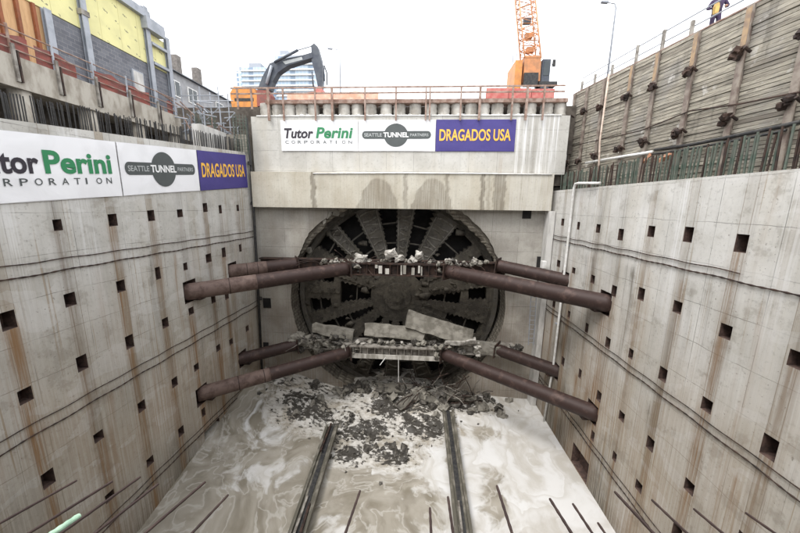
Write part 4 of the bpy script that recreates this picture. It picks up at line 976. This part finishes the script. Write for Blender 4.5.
for Y, z1 in ((15.52, 24.66), (17.3, 27.25), (21.35, 27.9), (22.95, 26.9), (13.2, 27.25)):
    b = MB(); z0 = 21.5 if Y != 13.2 else 24.7
    b.box((-17.28, Y-.15, z0), (-17.24, Y+.15, z1)); b.box((-17.44, Y-.15, z0), (-17.40, Y+.15, z1)); b.box((-17.40, Y-.02, z0), (-17.28, Y+.02, z1)); cl = b.build('steel_column', M['galv'], bd)
    if Y == 17.3: MB().box((-17.5, Y-.2, 25.3), (-17.2, Y+.22, 25.55)).build('clamp', M['steel'], cl)
MB().box((-18.5, 21.1, 26.62), (-17.05, 22.5, 27.3)).build('eave_box', M['galv'], bd)
for z in (25.9, 24.75): MB().box((-17.42, 21.55, z), (-17.22, 22.78, z+.16)).build('steel_rail', M['galv'], bd)
for i in range(4): MB().box((-17.3, 21.7+i*.28, 26.92), (-17.1, 21.76+i*.28, 27.35-.06*i)).build('parapet_bracket', M['galv'], bd)
dr = MB().box((-17.5, 19.95, 21.6), (-17.42, 20.75, 23.9)).build('door_frame', M['galv'], bd)
MB().box((-17.43, 20.02, 21.6), (-17.405, 20.68, 23.82)).build('door_leaf', M['pale'], dr)

# clutter on the left back corner: concrete block, rebar cage, scaffold tubes
b = MB(); p = on_left(196,119,.9); q = on_left(221,132,.9)
b.box((-14.6, 20.7, 19.0), (-14.0, 23.4, 20.95)); tag(b.build('concrete_block', M['pale']), 'pale square concrete block behind the dark bars in the back left corner', 'concrete block')
def cage(x, y, z0, z1, rr, label):
    o = thing('rebar_cage', (x, y, z0), label, 'rebar cage')
    for k in range(12):
        a = 2*math.pi*k/12; MB().tube([(x+rr*math.cos(a), y+rr*math.sin(a), z0), (x+rr*math.cos(a), y+rr*math.sin(a), z1)], .022, 6).build('upright_bar', M['green'], o)
    for z in np.arange(z0+.15, z1, .24): MB().tube([(x+rr*math.cos(k*math.pi/8), y+rr*math.sin(k*math.pi/8), z) for k in range(17)], .015, 5).build('tie_ring', M['green'], o)
cage(-13.25, 24.0, 19.6, 22.3, .45, 'tall green rebar cage standing in the back left corner')
cage(-14.9, 22.6, 20.9, 22.0, .6, 'low green rebar cage on top of the pale concrete block')
random.seed(31)
for i in range(46):
    Y = random.uniform(20.8, 26.5); X = -15.6+random.uniform(-1.2, 1.6); z = 20.8+random.uniform(0, 1.9)
    a = Vector((X, Y, z)); dd = Vector((random.gauss(0,.5), random.gauss(0,1), random.gauss(0,.6))).normalized()*random.uniform(.7, 2.)
    if i % 3 == 0: dd = Vector((0, 0, random.uniform(.8, 1.8)))
    tag(MB().tube([a-dd/2, a+dd/2], .04, 7).build('scaffold_tube', M['galv' if i % 4 else 'rustp']), 'loose grey scaffold tube in the tangle at the back left corner', 'tube', 'scaffold tubes in the back left corner')
sc = thing('scaffold', (-15.5, 24.5, 21), 'grey scaffold frame standing behind the back left corner', 'scaffold')
for X in (-17.6, -16.2, -14.8):
    for Y in (24.2, 25.4): MB().tube([(X, Y, 20.2), (X, Y, 24.1+.3*random.random())], .04, 8).build('standard', M['galv'], sc)
for z in (21.8, 22.9, 23.7):
    for Y in (24.2, 25.4): MB().tube([(-17.8, Y, z), (-14.4, Y, z)], .035, 8).build('ledger', M['galv'], sc)
for X in (-17.6, -16.2): MB().tube([(X, 24.2, 21.8), (X+1.4, 24.2, 22.9)], .03, 8).build('brace', M['galv'], sc)
b = MB().box((-18.6, 25.0, 18), (-13.3, 26.2, 21.2)); tag(b.build('retaining_wall', M['conc_plain']), 'low concrete retaining wall behind the back left corner', 'wall')

# old house beyond
hs = thing('old_house', (-31, 45, 23.4), 'old grey house with brick chimneys beyond the back left corner', 'house')
M['housew'] = plain('grey_render', (.33,.33,.34), (.25,.25,.26), 1, .85); M['brick'] = plain('weathered_chimney', (.22,.20,.185), (.14,.125,.115), 4, .9)
MB().box((-36, 37, 23.4), (-29, 62, 31.0)).build('wall', M['housew'], hs)
b = MB(); b.add([(-28.6,36.7,31),(-28.6,62.3,31),(-32.5,62.3,33.2),(-32.5,36.7,33.2),(-36.4,36.7,31),(-36.4,62.3,31)], [(0,1,2,3),(3,2,5,4),(0,3,4),(1,5,2),(0,4,5,1)]); rf = b.build('roof', M['boom'], hs)
for Y in (40.5, 44.2): MB().box((-30.4, Y, 31.2), (-29.6, Y+.8, 33.5)).build('chimney', M['brick'], rf)
for Y in (38, 41, 46.5, 50, 53.5, 57):
    for z in (28.3, 25.2):
        f = MB().box((-29.0, Y, z), (-28.9, Y+1.7, z+1.8)).build('window_frame', M['white'], hs)
        for k in range(2): MB().box((-28.93, Y+.12+k*.78, z+.12), (-28.885, Y+.8+k*.78, z+1.68)).build('pane', M['glassd'], f)

# ------------------------------------------------------------------ things at street level behind the headwall
# orange mesh and red barrier
vs = []; fs = []
for i in range(141):
    x = -10.6+7.2*i/140; y = 26.45+.05*math.sin(x*3)
    for j in range(4): vs.append((x, y+.02*math.sin(j*2+x*5), 23.45+(1.12+.06*math.sin(x*2.1))*j/3))
for i in range(140):
    for j in range(3): fs.append((i*4+j, (i+1)*4+j, (i+1)*4+j+1, i*4+j+1))
tag(MB().add(vs, fs).build('barrier_mesh', M['pink']), 'faded pink orange barrier mesh behind the back railing', 'barrier')
o = thing('site_barrier', (7.4, 26.7, 23.4), 'long red barrier panel behind the railing under the crane', 'barrier')
for i in range(3):
    x0 = 4.85+i*1.7; MB().box((x0, 26.6, 23.55), (x0+1.66, 26.72, 24.85-.04*i)).build('red_panel', M['red'], o)
for x in (4.9, 6.5, 8.2, 9.85): MB().box((x-.05, 26.73, 23.4), (x+.05, 26.83, 24.6)).build('panel_post', M['rustp'], o)

# excavator
ex = thing('excavator', (-14.8, 30, 23.4), 'excavator with orange body and dark raised boom standing behind the railing', 'excavator')
YE = 30.
def P2(u, v, y=YE): q = at(u, v, y); return (q.x, q.z)
for y0 in (28.7, 30.9):
    tr = MB().prism([(-17.2,23.75),(-16.9,23.42),(-13.2,23.42),(-12.9,23.75),(-13.2,24.2),(-16.9,24.2)], fn_y, y0, y0+.55).build('track', M['black'], ex)
    b = MB()
    for k in range(6): b.tube([(-16.6+k*.62, y0-.03, 23.75), (-16.6+k*.62, y0, 23.75)], .22, 14)
    b.build('road_wheels', M['steel'], tr)
MB().prism([(-16.6,24.25),(-14.3,24.25),(-14.2,25.1),(-14.5,25.8),(-16.3,25.95),(-16.7,25.4)], fn_y, 29.0, 31.2).build('body', M['orange'], ex)
MB().box((-16.3, 28.985, 24.75), (-14.6, 28.998, 25.0)).build('body_stripe', M['black'], ex)
cb = MB().prism([(-14.25,24.3),(-13.1,24.3),(-13.0,25.2),(-13.2,25.55),(-14.2,25.6)], fn_y, 28.85, 29.75).build('cab', M['rednet'], ex)
bo = [P2(*q) for q in ((259,91),(264,78),(271,65),(281,61),(301,57.5),(313,54),(314,59),(303,62.5),(289,67),(279,74),(274,83),(271.5,91))]
bm_ = MB().prism(bo, fn_y, 29.7, 30.4).build('boom', M['boom'], ex)
MB().prism([P2(*q) for q in ((284,63.2),(303,58.5),(304,61.3),(287,66))], fn_y, 29.68, 29.695).build('boom_lettering_panel', M['inkpale'], bm_)
MB().prism([P2(*q) for q in ((312,47),(315,44.8),(318.5,48),(321.5,59),(323.5,72),(322.5,89),(319,89),(315.5,73),(312.5,62))], fn_y, 29.75, 30.35).build('stick', M['boom'], ex)
MB().tube([(*P2(275,65,29.6)[:1], 29.5, P2(275,65)[1]), (P2(300,53)[0], 29.5, P2(300,53)[1])], .11, 10).build('hydraulic_cylinder', M['boom'], ex, smooth=True)
MB().tube([(P2(300,53)[0], 29.5, P2(300,53)[1]), (P2(312,47.5)[0], 29.8, P2(312,47.5)[1])], .05, 8).build('piston_rod', M['galv'], ex, smooth=True)
MB().tube([(P2(269,86)[0], 29.55, P2(269,86)[1]), (P2(274,68)[0], 29.55, P2(274,68)[1])], .12, 10).build('hydraulic_cylinder', M['galv'], ex, smooth=True)
for y in (29.6, 30.5): MB().tube([(P2(322.5,63)[0], y, P2(322.5,63)[1]), (P2(325.3,71)[0], y, P2(325.3,71)[1]), (P2(325.6,83)[0], y, P2(325.6,83)[1])], .06, 8).build('hose', M['boom'], ex, smooth=True)
MB().tube([(P2(313.5,74)[0], 29.6, P2(313.5,74)[1]), (P2(315,90)[0], 29.6, P2(315,90)[1])], .06, 8).build('hose', M['boom'], ex, smooth=True)
MB().prism([P2(*q) for q in ((319,89),(322.5,89),(326,97),(322,101),(316,98))], fn_y, 29.4, 30.7).build('bucket', M['red'], ex)

# lattice crane
YC = 34.
cr = thing('crawler_crane', (10, 35, 23.4), 'orange lattice boom crane standing behind the headwall on the right', 'crane')
def Q(u, v): q = at(u, v, YC); return q
MB().prism([(7.4,23.9),(7.8,23.42),(13,23.42),(13.4,23.9),(13,24.5),(7.8,24.5)], fn_y, 33.2, 34.0).build('track', M['black'], cr)
MB().prism([(7.4,23.9),(7.8,23.42),(13,23.42),(13.4,23.9),(13,24.5),(7.8,24.5)], fn_y, 37.2, 38.0).build('track', M['black'], cr)
MB().box((8.3, 34.0, 24.4), (12.4, 38.5, 26.9)).build('machine_deck', M['boom'], cr)
a, c = Q(513, 85), Q(521.5, 62); MB().box((a.x, 33.6, 26.5), (c.x, 36.5, c.z)).build('engine_house', M['orange'], cr)
for u in (514, 517.5): p = Q(u, 62); MB().tube([(p.x, 34.5, p.z), (p.x, 34.5, p.z+.9)], .05, 8).build('exhaust_stack', M['galv'], cr)
a, c = Q(539.5, 83), Q(549.5, 61); cb = MB().box((a.x, 33.6, a.z-.6), (c.x, 35.4, c.z)).build('cab', M['boom'], cr)
MB().box((a.x+.12, 33.57, a.z+.5), (c.x-.12, 33.598, c.z-.18)).build('window', M['glassd'], cb)
MB().tube([Q(551, 66), Q(552.5, 64)], .03, 6).build('mirror_arm', M['black'], cb); p = Q(554, 63.5); MB().box((p.x-.15, 33.9, p.z-.3), (p.x+.12, 34.0, p.z+.3)).build('mirror', M['black'], cb)
p = Q(552, 84.5); MB().box((p.x-1.4, 33.5, p.z-.2), (p.x+.3, 34.5, p.z+.1)).build('step', M['black'], cr)
MB().prism([(Q(522,83).x, Q(522,83).z), (Q(538,83).x, Q(538,83).z), (Q(539.5,58).x, Q(539.5,58).z), (Q(523,58).x, Q(523,58).z)], fn_y, 33.5, 34.6).build('boom_foot', M['craneo'], cr)
MB().box((Q(521,86).x, 33.2, Q(521,86).z-.3), (Q(538,74).x-.2, 33.48, Q(538,76).z)).build('winch', M['black'], cr)
c0 = [Vector((Q(523,60).x, 33.5, Q(523,60).z)), Vector((Q(539,60).x, 33.5, Q(539,60).z)), Vector((Q(539,60).x, 34.7, Q(539,60).z)), Vector((Q(523,60).x, 34.7, Q(523,60).z))]
up = (Q(537.5, 0) - Q(531, 60)); up.y = 3.0; up = up*1.9
c1 = [p + up + Vector((.18*(1 if i in (1, 2) else -.1), 0, 0)) for i, p in enumerate(c0)]
for i in range(4): MB().tube([c0[i], c1[i]], .075, 8).build('chord', M['craneo'], cr, smooth=True)
NL = 14
b = MB()
for k in range(NL):
    f0, f1 = k/NL, (k+1)/NL
    for i in range(4):
        j = (i+1) % 4; A0, B0, A1, B1 = c0[i].lerp(c1[i], f0), c0[j].lerp(c1[j], f0), c0[i].lerp(c1[i], f1), c0[j].lerp(c1[j], f1)
        b.tube([A0, B1] if k % 2 else [B0, A1], .035, 6); b.tube([A0, B0], .03, 6)
b.build('lacing', M['craneo'], cr)
for f in (.12, .3, .5): p = (c0[0].lerp(c1[0], f)+c0[2].lerp(c1[2], f))/2; MB().cbox(p, (.7, .5, .45)).build('sheave_block', M['boom' if f == .5 else 'craneo'], cr)

# glass towers far away
def tower(u0, u1, vt, Y, dep, label, bal=True):
    a, c = at(u0, vt, Y), at(u1, vt, Y); zt = a.z; z0 = 23.4
    o = thing('apartment_tower', ((a.x+c.x)/2, Y+dep/2, z0), label, 'tower')
    MB().box((a.x, Y, z0), (c.x, Y+dep, zt)).build('glass_body', M['tower'], o)
    b = MB()
    for k in range(int((zt-z0)/3.4)):
        z = z0+3.4*(k+1); b.box((a.x-.5, Y-.9, z-.25), (a.x+(c.x-a.x)*.98, Y+.01, z+.25))
    if bal: b.build('balcony_slabs', M['pale'], o)
    w_ = c.x-a.x; MB().box((a.x+w_*.25, Y+3, zt+.01), (a.x+w_*.75, Y+dep-3, zt+4)).build('roof_plant', M['galv'], o)
tower(236, 240.5, 71, 262, 25, 'narrow pale glass tower at the left end of the far skyline', False)
tower(241, 265, 67.5, 250, 25, 'shorter pale glass tower left of the excavator boom')
tower(275, 314.5, 60, 240, 28, 'wide pale glass tower behind the excavator boom')
tower(274, 291, 54.5, 275, 20, 'tallest glass tower rising behind the wide tower', False)

# street lamps
def lamp(x, y, zt, arm, label):
    o = thing('street_lamp', (x, y, 23.4), label, 'street lamp')
    MB().tube([(x, y, 23.4), (x, y, zt-.3), (x+arm*.15, y, zt)], [.11, .06, .05], 10).build('pole', M['galv'], o, smooth=True)
    MB().tube([(x+arm*.15, y, zt), (x+arm, y, zt+.12)], .04, 8).build('arm', M['galv'], o, smooth=True)
    MB().prism([(0,0),(.5,.05),(.55,.14),(0,.16)], lambda p, h: (x+arm+(p[0] if arm > 0 else -p[0]), y+h, zt+.05+p[1]), -.13, .13).build('lamp_head', M['galv'], o)
p = at(340.5, 88, 40); lamp(p.x, 40, at(337,50,40).z, -.9, 'distant grey street lamp right of the excavator')
p = at(612, 40, 31); lamp(p.x, 31, at(616,4,31).z, -.7, 'tall thin street lamp beyond the timber wall')

# worker leaning by the rail above the timber wall
def worker(base, yaw):
    o = thing('person', base, 'worker in dark purple jacket and trousers holding something yellow above the timber wall', 'person')
    V = [(0,0,.92),(0,0,1.12),(0,0,1.38),(0,.01,1.5),(0,-.02,1.63),(.1,0,.86),(.11,.02,.48),(.11,-.02,.07),(.12,.13,.03),(-.1,0,.86),(-.11,.02,.48),(-.11,-.02,.07),(-.12,.13,.03),
         (.2,0,1.42),(.34,.02,1.16),(.2,.24,1.08),(-.2,0,1.42),(-.36,.0,1.17),(-.2,.22,1.05)]
    Ed = [(0,1),(1,2),(2,3),(3,4),(0,5),(5,6),(6,7),(7,8),(0,9),(9,10),(10,11),(11,12),(2,13),(13,14),(14,15),(2,16),(16,17),(17,18)]
    rad = [.16,.15,.17,.06,.1,.1,.075,.055,.05,.1,.075,.055,.05,.08,.06,.045,.08,.06,.045]
    Mz = Matrix.Rotation(yaw, 3, 'Z')
    me = bpy.data.meshes.new('body'); me.from_pydata([Mz @ Vector(v) for v in V], Ed, []); q = bpy.data.objects.new('body', me); C.objects.link(q)
    q.modifiers.new('s', 'SKIN'); sv = me.skin_vertices[0].data
    for i, r_ in enumerate(rad): sv[i].radius = (r_, r_)
    sv[0].use_root = True
    q.modifiers.new('u', 'SUBSURF').levels = 2
    dg = bpy.context.evaluated_depsgraph_get(); m2 = bpy.data.meshes.new_from_object(q.evaluated_get(dg)); bpy.data.objects.remove(q)
    m2.materials.append(M['jacket']); m2.polygons.foreach_set('use_smooth', [True]*len(m2.polygons))
    q = bpy.data.objects.new('body', m2); C.objects.link(q); q.parent = o
    W = lambda v: Vector(base) + Mz @ Vector(v)
    b = MB(); b.tube([W((0,-.02,1.50)), W((0,-.01,1.56)), W((0,.01,1.63)), W((0,.01,1.72)), W((0,0,1.78))], [.055,.08,.1,.09,.03], 16); hd = b.build('head', M['skin'], o, smooth=True)
    MB().tube([W((0,0,1.67)), W((0,0,1.74)), W((0,0,1.80))], [.125,.115,.04], 16).build('hard_hat', M['white'], o, smooth=True)
    for sx, hx in ((1,.2),(-1,-.2)):
        b = MB(); b.tube([W((hx,.24,1.07)), W((hx*.9,.31,1.06))], [.04,.045], 8)
        for k in range(4): b.tube([W((hx*.9-.03+.02*k,.3,1.07)), W((hx*.9-.03+.02*k,.37,1.05)), W((hx*.9-.03+.02*k,.385,1.02))], .009, 6)
        b.tube([W((hx*.9-sx*.04,.27,1.06)), W((hx*.9-sx*.075,.32,1.07))], .011, 6); b.build('hand', M['skin'], o, smooth=True)
M['tanbag'] = plain('dull_yellow_cloth', (.55,.38,.12), (.4,.26,.1), 6, .8)
M['jacket'] = plain('dark_purple_cloth', (.055,.035,.085), (.035,.025,.05), 5, .85); M['skin'] = plain('skin', (.45,.26,.18), (.4,.22,.15), 3, .6)
wp = on_right(714, 27, 2.3); wb = (wp.x, wp.y, TW(wp.y)-.15)
worker(wb, R(160))
b = MB(); c = Vector(wb)+Vector((-.12,-.26,1.0)); b.prism([(-.07,-.2),(.07,-.2),(.09,.05),(.05,.2),(-.05,.2),(-.09,.05)], lambda p, h: (c.x-.12+p[0], c.y+h, c.z+p[1]), -.06, .06)
tag(b.build('yellow_bag', M['tanbag']), 'yellow bag held by the worker above the timber wall', 'bag')

for o in bpy.data.objects:
    if '_w' in o: del o['_w']
